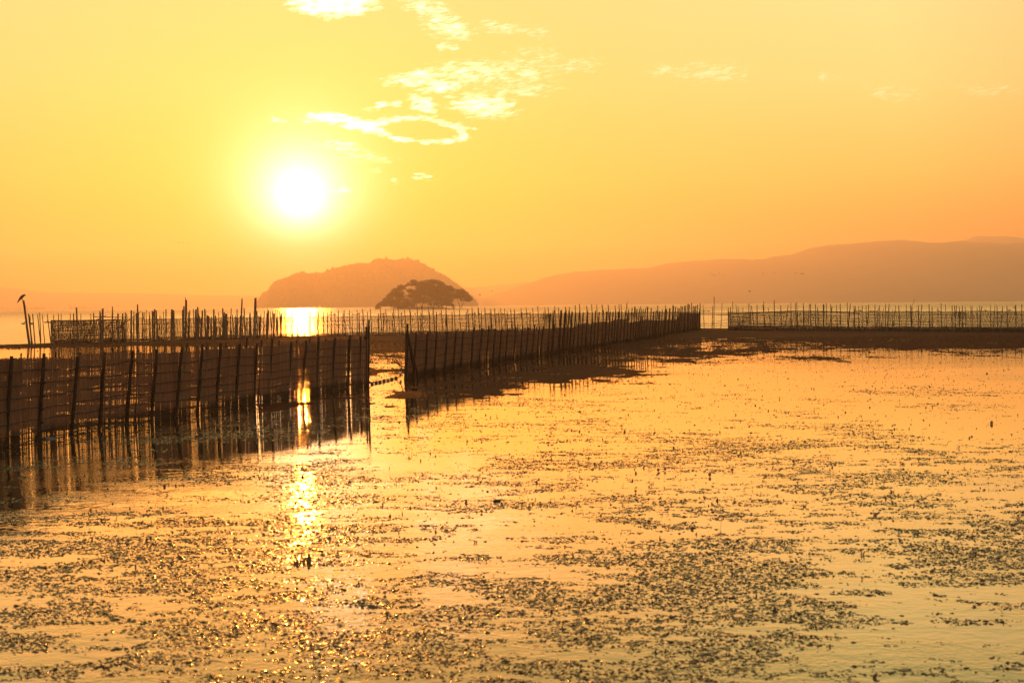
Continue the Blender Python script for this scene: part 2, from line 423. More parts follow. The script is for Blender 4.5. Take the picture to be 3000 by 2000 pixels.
def mud_height(X, Y):
    scale = 1 + 0*Y
    sA = poly_sd(X, Y, PA); sB = poly_sd(X, Y, PB); sC = poly_sd(X, Y, PC); sD = poly_sd(X, Y, PD)
    n1 = fbm(X*.35, Y*.16, 4, 3)-.5; n2 = fbm(X*1.7, Y*1.1, 4, 9)-.5; n3 = fbm(X*7, Y*5, 2, 21)-.5
    soft = Y*.03
    h = np.full(X.shape, -.06)
    hA = np.clip((sA + n1*7)/3.0, -1, 1)*.045 + n2*.025
    hB = -.014 + np.clip((sB + .5 + n1*10)/(soft*4.5), -1, 1)*.030 + n1*.050 + n2*.078
    hC = -.012 + np.clip((sC + n1*5)/3.0, -1, 1)*.014 + n1*.03 + n2*.030
    hD = -.020 + np.clip((sD + n1*3)/1.5, -1, 1)*.014 + n1*.02 + n2*.04
    sE = poly_sd(X, Y, PE); hE = -.007 + np.clip(sE/1.2, -1, 1)*.016 + n1*.03 + n2*.075
    hE = np.where(sE < -.25, -.06, hE)
    for q in (hA, hB, hC, hD, hE): h = np.maximum(h, q)
    return h + n3*.010
na, nd = 1000, 500
av = np.linspace(-.52, .56, na); dv_ = 20*(128/20)**np.linspace(0, 1, nd)
Ag, Dg = np.meshgrid(av, dv_); X = Ag*Dg; Y = Dg
H = mud_height(X, Y)
idx = np.arange(na*nd).reshape(nd, na)
Q = np.stack([idx[:-1, :-1], idx[:-1, 1:], idx[1:, 1:], idx[1:, :-1]], -1).reshape(-1, 4)
Hf = H.ravel(); keep = (Hf[Q].max(1) > -.010); Q = Q[keep]
used, inv = np.unique(Q, return_inverse=True)
V_ = np.stack([X.ravel(), Y.ravel(), Hf], -1)[used]
np_mesh('mud_bank', V_, inv.reshape(-1, 4), M_MUD, smooth=True, kind='structure')
def gz(x, y):
    return max(0.0, float(mud_height(np.array([[x]]), np.array([[y]]))[0, 0]))
# lake bed under everything
mb = MB(); mb.add([(-3900, -180, -.9), (3900, -180, -.9), (3900, 6400, -.9), (-3900, 6400, -.9)], [(0, 1, 2, 3)])
mb.build('lake_bed', M_SOIL, kind='structure')

# ------------------------------------------------------------------ island, mountains
def hill(name, prof, Y, depth, material, seed, jag=0.0, steps=220, rows=22):
    """prof: list of (px, py) of the skyline; ridge stands at distance Y, foot runs out to both sides"""
    x0, x1 = prof[0][0], prof[-1][0]
    V = []; n = steps
    for i in range(n+1):
        px = x0 + (x1-x0)*i/n
        py = interp(prof, px); p = at_depth(px, py, Y)
        for j in range(rows+1):
            s = j/rows*2-1
            wob = (fbm(np.array([[i*.09+seed]]), np.array([[j*.5]]), 3, seed)[0, 0]-.5)
            z = max(0, p.z)*(max(0, 1-abs(s)**1.6)) + (wob*p.z*.25 if 0 < abs(s) < 1 else 0)*(min(1, abs(s)*3))
            if s == 0: z += 0
            xx = p.x*(Y + s*depth*(.55+.45*min(1, p.z/60)))/Y if False else p.x
            V.append((xx, Y + s*depth*(.35+.65*min(1, max(0, p.z)/(.5*depth+1e-6))), z-.5 if abs(s) == 1 else z))
    V = np.array(V); R = rows+1
    idx = np.arange((n+1)*R).reshape(n+1, R)
    Q = np.stack([idx[:-1, :-1], idx[1:, :-1], idx[1:, 1:], idx[:-1, 1:]], -1).reshape(-1, 4)
    o = np_mesh(name, V, Q, material, smooth=True, kind='structure')
    return V.reshape(n+1, R, 3)
ISL = [(190, 568), (195, 530), (205, 505), (235, 462), (290, 408), (315, 388), (350, 352), (410, 322), (440, 324), (480, 304), (500, 284), (600, 276), (640, 286), (690, 276), (720, 291), (780, 268), (870, 238),
       (920, 220), (1000, 217), (1020, 202), (1110, 188), (1170, 190), (1180, 200), (1230, 168), (1280, 140), (1320, 153), (1440, 150), (1500, 132), (1570, 135), (1610, 150), (1650, 168), (1700, 188),
       (1750, 218), (1810, 254), (1900, 298), (1950, 334), (2050, 404), (2120, 464), (2165, 515), (2190, 553)]
ISLP = [(700+x/3.136, 720+y/3.136 + 2.0) for x, y in ISL]
HY = 3000.0
isl = hill('island_hill', ISLP, HY, 130, M_HILLF, 5)
# forest canopy over the island: thousands of crowns that read as one mass
def ico():
    t = (1+5**.5)/2
    v = np.array([(-1, t, 0), (1, t, 0), (-1, -t, 0), (1, -t, 0), (0, -1, t), (0, 1, t), (0, -1, -t), (0, 1, -t), (t, 0, -1), (t, 0, 1), (-t, 0, -1), (-t, 0, 1)], float)
    v /= np.linalg.norm(v[0])
    f = np.array([(0, 11, 5), (0, 5, 1), (0, 1, 7), (0, 7, 10), (0, 10, 11), (1, 5, 9), (5, 11, 4), (11, 10, 2), (10, 7, 6), (7, 1, 8), (3, 9, 4), (3, 4, 2), (3, 2, 6), (3, 6, 8), (3, 8, 9), (4, 9, 5), (2, 4, 11), (6, 2, 10), (8, 6, 7), (9, 8, 1)])
    return v, f
icv, icf = ico()
def scatter_crowns(grid, n, rmin, rmax, ridge_bias=.35, prof=None):
    Vs = []; Fs = []; o = 0
    ni, nj, _ = grid.shape
    for k in range(n):
        i = nrg.randint(0, ni-1); a = nrg.rand()
        if nrg.rand() < ridge_bias: j = nj//2 + nrg.randint(-1, 1)
        else: j = nrg.randint(0, nj//2+1)
        b = nrg.rand()
        p = grid[i, j]*(1-a)*(1-b) + grid[min(i+1, ni-1), j]*a*(1-b) + grid[i, min(j+1, nj-1)]*(1-a)*b + grid[min(i+1, ni-1), min(j+1, nj-1)]*a*b
        r = rmin + (rmax-rmin)*nrg.rand()**2
        left = 1.0 if i < ni*.6 else .45
        r *= .55 + .45*left
        v = icv*(1+.35*(nrg.rand(12, 1)-.5))*np.array([r, r, r*(1.0+.7*nrg.rand())])
        if nrg.rand() < .10: v = v*np.array([.6, .6, 1.7])
        Vs.append(v+p+np.array([0, 0, r*.15])); Fs.append(icf+o); o += 12
    return np.concatenate(Vs), np.concatenate(Fs)
Vc, Fc = scatter_crowns(isl, 3800, 1.8, 7.0)
np_mesh('island_forest', Vc, Fc, M_HILLF, kind='stuff', label='forest covering the hazy round island below the sun', category='forest')

MT = [(1420, 872), (1500, 846), (1600, 812), (1690, 795), (1800, 788), (1892, 785), (1953, 771), (2085, 760), (2167, 758), (2233, 761), (2269, 750), (2320, 744), (2371, 729), (2432, 717), (2540, 710), (2637, 702), (2688, 706), (2718, 712), (2769, 710),
      (2820, 706), (2851, 711), (2897, 709), (2948, 715), (3000, 711), (3150, 700), (3400, 730), (3800, 790), (4200, 850), (4300, 884)]
def jagp(prof, amp, step, seed):
    out = []; x = prof[0][0]
    while x < prof[-1][0]:
        y = interp(prof, x) + (fbm(np.array([[x*.035]]), np.array([[seed]]), 4, seed, .6)[0, 0]-.5)*amp*2
        out.append((x, y)); x += step
    return out
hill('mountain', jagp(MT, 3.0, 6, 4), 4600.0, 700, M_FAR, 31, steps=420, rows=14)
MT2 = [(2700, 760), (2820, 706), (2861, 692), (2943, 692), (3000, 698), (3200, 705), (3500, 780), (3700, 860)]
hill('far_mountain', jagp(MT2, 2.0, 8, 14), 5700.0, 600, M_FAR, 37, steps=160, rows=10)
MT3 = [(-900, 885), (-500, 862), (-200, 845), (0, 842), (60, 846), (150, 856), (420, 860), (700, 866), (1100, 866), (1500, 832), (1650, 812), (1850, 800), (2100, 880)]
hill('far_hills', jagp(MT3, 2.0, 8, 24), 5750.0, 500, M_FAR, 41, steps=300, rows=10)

# ------------------------------------------------------------------ wooded islet
TY = 830.0
K7 = 1/6.357
def c7(x, y, dy=0.0): return at_depth(1050+x*K7, 800+y*K7, TY+dy)
islet = MB()
Pn = []
for i in range(61):
    x = 690 + (2030-690)*i/60
    top = np.interp(x, [690, 760, 900, 1400, 1520, 1700, 2030], [.15, .7, 1.2, 1.4, .9, .5, .05]) + .15*rnd.random()
    c = c7(x, 688)
    for j in range(9):
        s = j/8*2-1
        Pn.append((c.x, TY+s*9, top*(1-s*s) - .1))
Pn = np.array(Pn); idx = np.arange(61*9).reshape(61, 9)
Q = np.stack([idx[:-1, :-1], idx[1:, :-1], idx[1:, 1:], idx[:-1, 1:]], -1).reshape(-1, 4)
np_mesh('islet_ground', Pn, Q, M_SOIL, smooth=True, kind='structure')

def leaf_cloud(blobs, density, size):
    """leaf-sized tufts through the volume of several flattened lobes: (centre, rx, rz)"""
    Vs = []; Fs = []; o = 0
    for (c, rx, rz) in blobs:
        n = int(density*rx*rz)
        ry = rx*.8
        P = nrg.normal(size=(n, 3)); P /= np.linalg.norm(P, axis=1)[:, None]
        P *= (nrg.rand(n, 1)**.45)
        P = P*np.array([rx, ry, rz])
        # clumpiness: drop tufts where a coarse noise is low so light shows through
        g = fbm(P[:, 0:1]*.75+c.x, P[:, 2:3]*1.1+c.z*3, 3, int(abs(c.x)*7) % 97)[:, 0]
        P = P[g > .30]; n = len(P)
        sz = size*(.6+.9*nrg.rand(n, 1))
        a = nrg.normal(size=(n, 3)); a /= np.linalg.norm(a, axis=1)[:, None]
        b = np.cross(a, nrg.normal(size=(n, 3))); b /= np.linalg.norm(b, axis=1)[:, None]
        ctr = P + np.array(c)
        v = np.stack([ctr-a*sz, ctr-b*sz*.6, ctr+a*sz, ctr+b*sz*.6+a*sz*.2], 1).reshape(-1, 3)
        Vs.append(v); Fs.append(np.arange(n*4).reshape(n, 4)+o); o += n*4
    return np.concatenate(Vs), np.concatenate(Fs)
def tree(label, root, limbs, lobes, dy, rad=.28, density=46, cat='tree', name='pine_tree'):
    t = thing(name, label, cat, tuple(c7(root[0], root[1], dy)[:2]) + (0.6,), 'trees on the wooded islet')
    base = Vector(t.location)
    tm = MB()
    for L, (r0, r1) in limbs:
        pts = [c7(x, y, dy + (k*.0)) - base for k, (x, y) in enumerate(L)]
        fine = []
        for k in range(len(pts)-1):
            for q in range(4):
                p = pts[k].lerp(pts[k+1], q/4)
                if not (k == 0 and q == 0): p += Vector((rnd.uniform(-.12, .12), rnd.uniform(-.3, .3), rnd.uniform(-.08, .08)))
                fine.append(p)
        fine.append(pts[-1])
        tm.tube(fine, [r0+(r1-r0)*k/(len(fine)-1) for k in range(len(fine))], 6)
    tm.build('trunk', M_BARK, t, smooth=True)
    bl = []
    for (x, y, rx, ry) in lobes:
        c = c7(x, y, dy + rnd.uniform(-1.5, 1.5)) - base
        k = TY/F*K7
        bl.append((c, rx*k*1.08, ry*k*1.25))
    V, Fq = leaf_cloud(bl, density*3.2, .26)
    me = np_mesh('crown', V, Fq, M_LEAF); me.parent = t
    return t
tree('low spreading pine at the left tip of the wooded islet, hanging over the water', (735, 690),
     [([(740, 690), (690, 655), (600, 620), (480, 570), (400, 600)], (.30, .08)), ([(690, 655), (620, 560), (580, 480)], (.2, .06)), ([(740, 690), (640, 662), (560, 650)], (.12, .04)), ([(735, 690), (650, 668), (330, 670)], (.08, .03))],
     [(375, 618, 62, 42), (340, 650, 34, 22), (440, 570, 75, 42), (520, 520, 78, 56), (590, 480, 80, 62), (560, 560, 100, 46), (650, 560, 95, 60), (470, 595, 70, 26)], -2)
tree('broad pine left of the islet centre with a stepped leaning crown', (900, 690),
     [([(900, 690), (880, 600), (800, 480), (700, 370)], (.34, .1)), ([(850, 560), (760, 520), (640, 440)], (.2, .06)), ([(800, 480), (830, 360), (800, 270)], (.2, .07))],
     [(620, 400, 62, 48), (570, 440, 60, 42), (690, 330, 80, 46), (700, 300, 40, 22), (790, 255, 72, 34), (800, 290, 95, 30), (740, 380, 120, 52), (700, 450, 130, 60), (830, 410, 85, 44), (800, 520, 140, 70), (720, 600, 90, 42)], 1)
tree('airy pine of the islet whose crown has open gaps round a bent limb', (930, 690),
     [([(930, 690), (925, 540), (918, 430), (940, 350), (900, 310), (870, 260)], (.30, .06)), ([(940, 350), (990, 270), (1010, 200)], (.14, .06)), ([(925, 440), (975, 380), (1020, 360)], (.12, .05)), ([(960, 300), (1050, 290), (1100, 288)], (.1, .04))],
     [(1025, 150, 68, 26), (960, 195, 55, 24), (1070, 190, 85, 34), (1020, 215, 95, 22), (910, 222, 35, 18), (960, 330, 70, 34), (1010, 345, 70, 34), (985, 430, 70, 38), (870, 240, 30, 16)], 2.5)
tree('tallest pine on the islet with a wide domed crown at the top of the grove', (1180, 690),
     [([(1180, 690), (1200, 560), (1240, 400), (1300, 240)], (.42, .12)), ([(1220, 480), (1150, 360), (1140, 260)], (.2, .08)), ([(1150, 690), (1080, 600), (1040, 520)], (.18, .06)), ([(1240, 400), (1380, 320), (1440, 240)], (.2, .08))],
     [(1190, 190, 80, 44), (1290, 175, 90, 42), (1380, 160, 95, 40), (1460, 165, 85, 38), (1530, 190, 60, 30), (1170, 260, 110, 60), (1290, 265, 150, 80), (1430, 250, 150, 84), (1140, 350, 120, 60), (1270, 370, 150, 66)], 0)
tree('dense pine filling the middle of the islet below the highest crown', (1060, 690),
     [([(1060, 690), (1090, 590), (1060, 500)], (.26, .1)), ([(1190, 690), (1160, 600), (1130, 520)], (.22, .08)), ([(1260, 690), (1230, 600), (1250, 500)], (.2, .08))],
     [(1050, 430, 95, 56), (1120, 460, 110, 50), (960, 560, 110, 70), (880, 620, 110, 56), (1010, 600, 50, 30), (1240, 500, 120, 60), (1100, 520, 90, 44), (820, 650, 90, 36)], -1)
tree('pine right of the islet centre with a rounded shoulder crown', (1480, 690),
     [([(1480, 690), (1490, 560), (1540, 430), (1600, 300)], (.34, .1)), ([(1490, 560), (1420, 480), (1380, 420)], (.2, .08)), ([(1330, 690), (1290, 610), (1250, 560)], (.16, .06)), ([(1430, 690), (1400, 600), (1340, 560)], (.16, .06))],
     [(1560, 240, 75, 50), (1630, 290, 85, 56), (1700, 270, 60, 36), (1740, 310, 66, 40), (1530, 340, 120, 70), (1650, 380, 120, 60), (1420, 400, 130, 66), (1440, 500, 120, 60), (1560, 460, 110, 60), (1380, 560, 100, 44), (1500, 590, 60, 34)], 1.5)
tree('small bushy tree on the islet with a short straight trunk near the water', (1637, 690),
     [([(1637, 690), (1640, 600), (1650, 520)], (.24, .1)), ([(1640, 620), (1700, 560)], (.1, .05)), ([(1640, 600), (1580, 560)], (.1, .05))],
     [(1620, 520, 85, 50), (1690, 500, 85, 52), (1580, 570, 62, 32), (1670, 575, 80, 30), (1740, 590, 44, 26), (1770, 630, 20, 22), (1720, 450, 70, 50), (1560, 620, 40, 18)], -3)
tree('lone tree at the right end of the islet on a forked slender trunk', (1900, 672),
     [([(1895, 672), (1885, 600), (1855, 530), (1845, 470)], (.26, .12)), ([(1905, 672), (1930, 600), (1960, 550), (1985, 480)], (.22, .1)), ([(1850, 500), (1780, 488)], (.08, .03)), ([(1930, 600), (1905, 520), (1920, 460)], (.1, .05))],
     [(1850, 330, 62, 34), (1920, 340, 70, 40), (1980, 385, 66, 44), (1860, 400, 95, 44), (1830, 445, 80, 30), (1960, 440, 100, 52), (2040, 440, 58, 44), (2095, 480, 40, 32), (2040, 500, 66, 28), (1930, 495, 50, 26), (1790, 400, 44, 30)], 1)
# undergrowth along the islet
bl = []
for i in range(26):
    x = rnd.uniform(740, 1500); bl.append((c7(x, rnd.uniform(655, 690), rnd.uniform(-5, 4)), rnd.uniform(.9, 1.9), rnd.uniform(.5, 1.1)))
V, Fq = leaf_cloud(bl, 160, .22)
np_mesh('islet_undergrowth', V, Fq, M_LEAF, kind='stuff', label='low undergrowth at the foot of the islet trees', category='undergrowth')

# ------------------------------------------------------------------ stakes and fences
def stake_mesh(n=7, seed=0):
    """unit stake, length 1 along z, radius 1, slightly uneven like bamboo or a thin trunk"""
    r = random.Random(seed); vs = []; fs = []; K = 8
    for k in range(K):
        t = k/(K-1); cx = r.uniform(-.22, .22) if 0 < k < K-1 else 0; cy_ = r.uniform(-.22, .22) if 0 < k < K-1 else 0
        R = 1.12-.28*t + r.uniform(-.07, .07)
        vs += [(cx+R*math.cos(6.2832*i/n), cy_+R*math.sin(6.2832*i/n), t) for i in range(n)]
    for k in range(K-1):
        for i in range(n): fs.append((k*n+i, k*n+(i+1) % n, (k+1)*n+(i+1) % n, (k+1)*n+i))
    fs.append(tuple(range(n-1, -1, -1))); fs.append(tuple((K-1)*n+i for i in range(n)))
    mb = MB(); mb.add(vs, fs); return mb.mesh('stake', M_POST)
STK = [stake_mesh(7, s) for s in range(5)]
DSTK = [m_.copy() for m_ in STK]
for m_ in DSTK: m_.materials.clear(); m_.materials.append(M_DPOST)
def place_stake(name, parent, base, top, r, bury=.25, k=None, dark=False):
    me = (DSTK if dark else STK)[rnd.randrange(5) if k is None else k]
    o = bpy.data.objects.new(name, me); C.objects.link(o)
    d = (top-base); L = d.length; dn = d.normalized()
    b = base - dn*bury
    q = dn.to_track_quat('Z', 'Y') @ Quaternion((0, 0, 1), rnd.uniform(0, 6.28))
    o.rotation_mode = 'QUATERNION'
    loc = b - (Vector(parent.location) if parent else Vector((0, 0, 0)))
    o.location = loc; o.rotation_quaternion = q; o.scale = (r, r, L+bury)
    if parent: o.parent = parent
    return o
def stake_px(name, parent, bx, by, tx, ty, wpx, **kw):
    g = ground(bx, by); t = at_depth(tx, ty, g.y)
    r = wpx/2*g.y/F
    return place_stake(name, parent, g, t, r, **kw)

def screen_fence(fence, line_pts, top_fn, period, gapfn, ropes, bays, off=0.0, rope_r=.008, rope_posts=None, topjit=.012):
    """slats stand along a ground polyline; bays: list of (u0,u1) in arclength; one joined slat_screen per bay"""
    P = [Vector((x, y, 0)) for x, y in line_pts]
    cum = [0]
    for i in range(1, len(P)): cum.append(cum[-1] + (P[i]-P[i-1]).length)
    def at(u):
        u = min(max(u, 0), cum[-1]-1e-6)
        for i in range(1, len(P)):
            if u <= cum[i]:
                t = (u-cum[i-1])/(cum[i]-cum[i-1]); d = (P[i]-P[i-1]).normalized()
                return P[i-1].lerp(P[i], t), d
        return P[-1], (P[-1]-P[-2]).normalized()
    loc = Vector(fence.location)
    for (u0, u1) in bays:
        mb = MB(); u = u0
        while u < u1:
            p, d = at(u); n = Vector((-d.y, d.x, 0))
            w, skip = gapfn(u)
            h = top_fn(u) + rnd.uniform(-topjit, topjit)
            if not skip:
                lean = 0.09*math.sin(u*.7)*0 + .05
                top = p + d*lean*h*.9 + Vector((0, 0, h)); bot = p + Vector((0, 0, -.12))
                c = (top+bot)/2 - loc + n*rnd.uniform(-.002, .002)
                mb.box(c, d*(w/2), n*.0009, (top-bot)/2)
            u += period
        if mb.v: mb.build('slat_screen', M_SCREEN, fence, kind='stuff')
    for hz, amp in ropes:
        mb = MB(); pts = []; u = 0; rad = []
        while u <= cum[-1]:
            p, d = at(u); n = Vector((-d.y, d.x, 0))
            side = n if n.y < 0 else -n      # towards the camera
            ht = top_fn(u)
            z = hz*ht/1.25 + amp*(math.sin(u*1.9+hz*9) + .6*math.sin(u*4.3+hz*31) + .5*math.sin(u*.55+hz*5)) - .012*abs(math.sin(u*3.9))
            pts.append(p + d*.05*z + side*(.012) + Vector((0, 0, z)) - loc); rad.append(rope_r)
            u += .16
        mb.tube(pts, rad, 4)
        mb.build('rope', M_ROPE, fence)
    return at, cum[-1]

# --- near fence at the left
FL = [(-520, 1440), (-260, 1372), (18, 1310), (112, 1290), (209, 1270), (292, 1256), (370, 1243), (444, 1231), (515, 1221), (578, 1212), (632, 1201), (689, 1190), (743, 1181), (785, 1175), (842, 1166), (884, 1159), (926, 1152), (972, 1145), (1017, 1138), (1050, 1133), (1077, 1130)]
FLW = [gp(*p) for p in FL]
near = thing('bamboo_screen_fence', 'near bamboo blind fence at the left edge, light leaking between its slats', 'fence', (FLW[2][0], FLW[2][1], 0), 'bamboo screen fences of the fish trap')
TOPL = [(-520, 1085), (-260, 1066), (0, 1050), (150, 1047), (205, 1048), (225, 1044), (240, 1037), (300, 1036), (345, 1030), (383, 1025), (400, 1029), (418, 1033), (459, 1034), (525, 1031), (587, 1026), (661, 1020), (753, 1018), (763, 1015), (804, 1015.5), (822, 1011), (852, 1007), (906, 1004.5), (929, 1006), (944, 999), (995, 994), (1018, 996), (1026, 991), (1054, 994), (1080, 994)]
def profile_fn(base_px, world, tops):
    """height of screen above the ground against arclength"""
    cum = [0]
    for i in range(1, len(world)): cum.append(cum[-1]+math.hypot(world[i][0]-world[i-1][0], world[i][1]-world[i-1][1]))
    us, hs = [], []
    for i in range(len(world)-1):
        for q in range(8):
            t = q/8; x = world[i][0]*(1-t)+world[i+1][0]*t; y = world[i][1]*(1-t)+world[i+1][1]*t
            # find pixel x of this ground point
            v = RM.transposed() @ Vector((x, y, -CAMH)); px = 1500 + F*v.x/(-v.z)
            pyt = interp(tops, px+4)
            d = ray(px, pyt); h = CAMH + d.z*(y/d.y)
            us.append(cum[i]+t*(cum[i+1]-cum[i])); hs.append(h)
    return (lambda u: float(np.interp(u, us, hs))), cum
topL, cumL = profile_fn(FL, FLW, TOPL)
# stretches where the blind has thinned: fraction of open
def gapL(u):
    n = vnoise(np.array([[u*1.15]]), np.array([[3.0]]), 5)[0, 0]
    n2 = vnoise(np.array([[u*5.0]]), np.array([[8.0]]), 6)[0, 0]
    openness = 0.0
    if n > .56: openness = .85
    elif n > .44: openness = .4
    if u > cumL[9]: openness *= .55 if n2 > .62 else .12
    near_f = 1.0 if u < cumL[8] else .6
    r = rnd.random()
    w = .0300 if r > openness else .0215
    skip = (rnd.random() < (.008*openness if n2 < .76 else .07*openness))
    if u > cumL[9] and n2 > .84 and rnd.random() < .10: skip = True
    return w, skip
bays = [(cumL[i], cumL[i+1]) for i in range(len(cumL)-1)]
screen_fence(near, FLW, topL, .0295, gapL, [(1.06, .010), (.87, .010), (.68, .010), (.51, .010), (.33, .010), (.16, .008), (.03, .006)], bays, rope_r=.010)
frontL = [(-250, 1368, -232, 1050, 12), (-110, 1338, -95, 1052, 12), (18, 1308, 34, 1043, 11), (112, 1289, 129, 1035, 10.5), (209, 1270, 228, 1044, 10), (292, 1256, 306, 1030, 9.5), (370, 1243, 388, 1026, 9.5), (444, 1231, 459, 1023, 9), (515, 1221, 534, 1016, 8.5),
          (578, 1212, 593, 1008, 8.5), (632, 1200, 647, 1004.5, 8), (689, 1189, 702, 1006, 8), (743, 1180, 753, 1004.5, 7.5), (785, 1173, 798, 992, 7.5), (842, 1164, 854, 1001, 7.5), (884, 1158, 898, 997, 7), (926, 1151, 933, 987, 7),
          (972, 1144, 982, 989, 7), (1017, 1137, 1026, 983, 8), (1050, 1132, 1056, 985, 7), (1070, 1130, 1069, 985, 6), (1078, 1129, 1081, 936, 6.5), (1073, 1130, 1073, 957, 5)]
def toward(g, s):      # shift a ground point toward (+) or away from the camera
    d = Vector((g.x, g.y, 0)).normalized(); return g - d*s
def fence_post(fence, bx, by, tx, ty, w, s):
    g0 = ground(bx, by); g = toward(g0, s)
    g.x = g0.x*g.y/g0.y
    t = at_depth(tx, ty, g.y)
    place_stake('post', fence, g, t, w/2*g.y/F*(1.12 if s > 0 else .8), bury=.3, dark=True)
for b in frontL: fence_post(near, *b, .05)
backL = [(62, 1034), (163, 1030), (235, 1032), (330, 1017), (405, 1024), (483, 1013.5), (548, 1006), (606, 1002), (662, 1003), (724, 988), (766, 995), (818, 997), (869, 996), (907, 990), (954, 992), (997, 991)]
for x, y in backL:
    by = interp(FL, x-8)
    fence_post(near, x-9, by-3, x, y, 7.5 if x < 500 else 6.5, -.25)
# rope knots on the second post
for zz in (1095, 1132, 1172, 1210, 1250):
    p = at_depth(133-(zz-1095)*.06, zz-13, ground(112, 1289).y-.06) - Vector(near.location)
    kb = MB(); kb.add([tuple(Vector(v)*.028+p) for v in icv], [tuple(f) for f in icf]); kb.build('rope_knot', M_ROPE, near, smooth=True)

# --- middle fence running away to the right
FMp = [(1187, 1112), (1248, 1098), (1301, 1087), (1352, 1078), (1404, 1070), (1465, 1059), (1521, 1051), (1585, 1041), (1636, 1033), (1702, 1023), (1753, 1015), (1804, 1007), (1855, 999), (1931, 986), (1983, 977), (2052, 967)]
FMW = [gp(*p) for p in FMp]
def q3(x, y): return (1100+x/3.92, 840+y/3.92)
def q4(x, y): return (1600+x/3.92, 800+y/3.92)
TOPM = [q3(*p) for p in [(340, 540), (560, 545), (700, 540), (800, 545), (860, 525), (1000, 515), (1100, 520), (1130, 505), (1290, 490), (1400, 485), (1430, 515), (1700, 500), (1830, 505), (1940, 497)]] + \
       [q4(*p) for p in [(0, 655), (100, 630), (330, 625), (380, 590), (470, 575), (510, 590), (570, 565), (690, 555), (710, 570), (800, 540), (830, 530), (940, 525), (955, 570), (1090, 550), (1170, 535), (1300, 545), (1540, 530), (1546, 460), (1775, 460)]]
mid = thing('bamboo_screen_fence', 'long closed bamboo screen fence running from the gap away to the right', 'fence', (FMW[0][0], FMW[0][1], 0), 'bamboo screen fences of the fish trap')
topM, cumM = profile_fn(FMp, FMW, TOPM)
def gapM(u):
    return .0335, (rnd.random() < .006)
screen_fence(mid, FMW, topM, .032, gapM, [(1.05, .022), (.80, .022), (.56, .022), (.34, .02), (.14, .012)], [(cumM[i], cumM[i+1]) for i in range(len(cumM)-1)], rope_r=.011, topjit=.02)
postsM = [(468, 515, 5.5), (600, 515, 6), (705, 515, 5.5), (825, 510, 5.5), (925, 495, 5.5), (1010, 510, 5), (1127, 490, 5.5), (1222, 475, 5), (1303, 450, 5), (1377, 480, 5), (1450, 480, 5), (1520, 485, 4.5), (1615, 465, 4.5), (1692, 455, 4.5), (1757, 465, 4.5), (1828, 440, 4.5), (1885, 455, 4), (1927, 455, 5),
          (2008, 300, 4), (2058, 430, 4)]
postsM = [q3(x, y)+(w,) for x, y, w in postsM]
pm4 = [(93, 425, 4), (175, 425, 6.5), (215, 445, 3.6), (230, 425, 4), (265, 430, 4), (300, 440, 5.5), (340, 450, 4), (385, 435, 4), (427, 445, 4), (475, 435, 5), (532, 455, 4), (570, 430, 3.6), (610, 445, 3.6), (660, 425, 3.6), (697, 445, 5.5), (737, 435, 3.2), (770, 440, 3.6), (800, 430, 3.6), (832, 440, 5), (872, 440, 3.6), (912, 430, 3.6), (950, 420, 3.6), (988, 400, 3.4), (1020, 385, 3.2), (1045, 410, 3.4), (1072, 410, 3.2), (1092, 410, 3.4), (1115, 415, 3.2), (1142, 405, 3.2), (1168, 390, 3.6), (1208, 400, 3.2), (1238, 435, 4), (1265, 425, 3), (1280, 430, 3), (1307, 435, 4), (1335, 420, 3), (1370, 410, 3.2), (1385, 415, 3.6), (1422, 405, 4.8), (1458, 370, 3), (1465, 380, 3), (1490, 385, 3.2), (1515, 395, 3), (1532, 405, 3), (1550, 375, 3), (1567, 382, 2.8), (1590, 375, 3), (1605, 370, 3), (1630, 350, 3.2), (1645, 360, 3), (1670, 340, 2.6), (1690, 375, 3), (1707, 378, 2.8), (1722, 370, 2.6), (1742, 360, 2.6), (1768, 345, 2.6), (1763, 410, 3.2)]
postsM += [q4(x, y)+(w,) for x, y, w in pm4]
for x, y, w in postsM:
    sh = 8 if x < 1700 else 6
    if x > 2000: sh = 3
    if x > 2045: sh = 0
    bx = min(x-sh, 2051)
    fence_post(mid, bx, interp(FMp, bx)+1, x, y, w, .06)
# shorter back stakes of the near part
for x, y in [(500, 515), (515, 520), (618, 520), (740, 505), (808, 500), (945, 490), (1135, 460), (1240, 475), (1303, 448), (1545, 470), (1638, 430), (1715, 470), (1850, 460)]:
    X0, Y0 = q3(x, y); fence_post(mid, X0-7, interp(FMp, X0-7)-1.5, X0, Y0, 3.6, -.25)
# dark end post with its two braces
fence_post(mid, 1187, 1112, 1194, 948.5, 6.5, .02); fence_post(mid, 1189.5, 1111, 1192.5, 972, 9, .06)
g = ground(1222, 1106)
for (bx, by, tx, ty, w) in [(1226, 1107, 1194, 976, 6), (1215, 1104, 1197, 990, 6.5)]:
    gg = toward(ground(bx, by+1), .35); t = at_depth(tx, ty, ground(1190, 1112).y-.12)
    place_stake('brace', mid, gg, t, w/2*gg.y/F, bury=.2, dark=True)

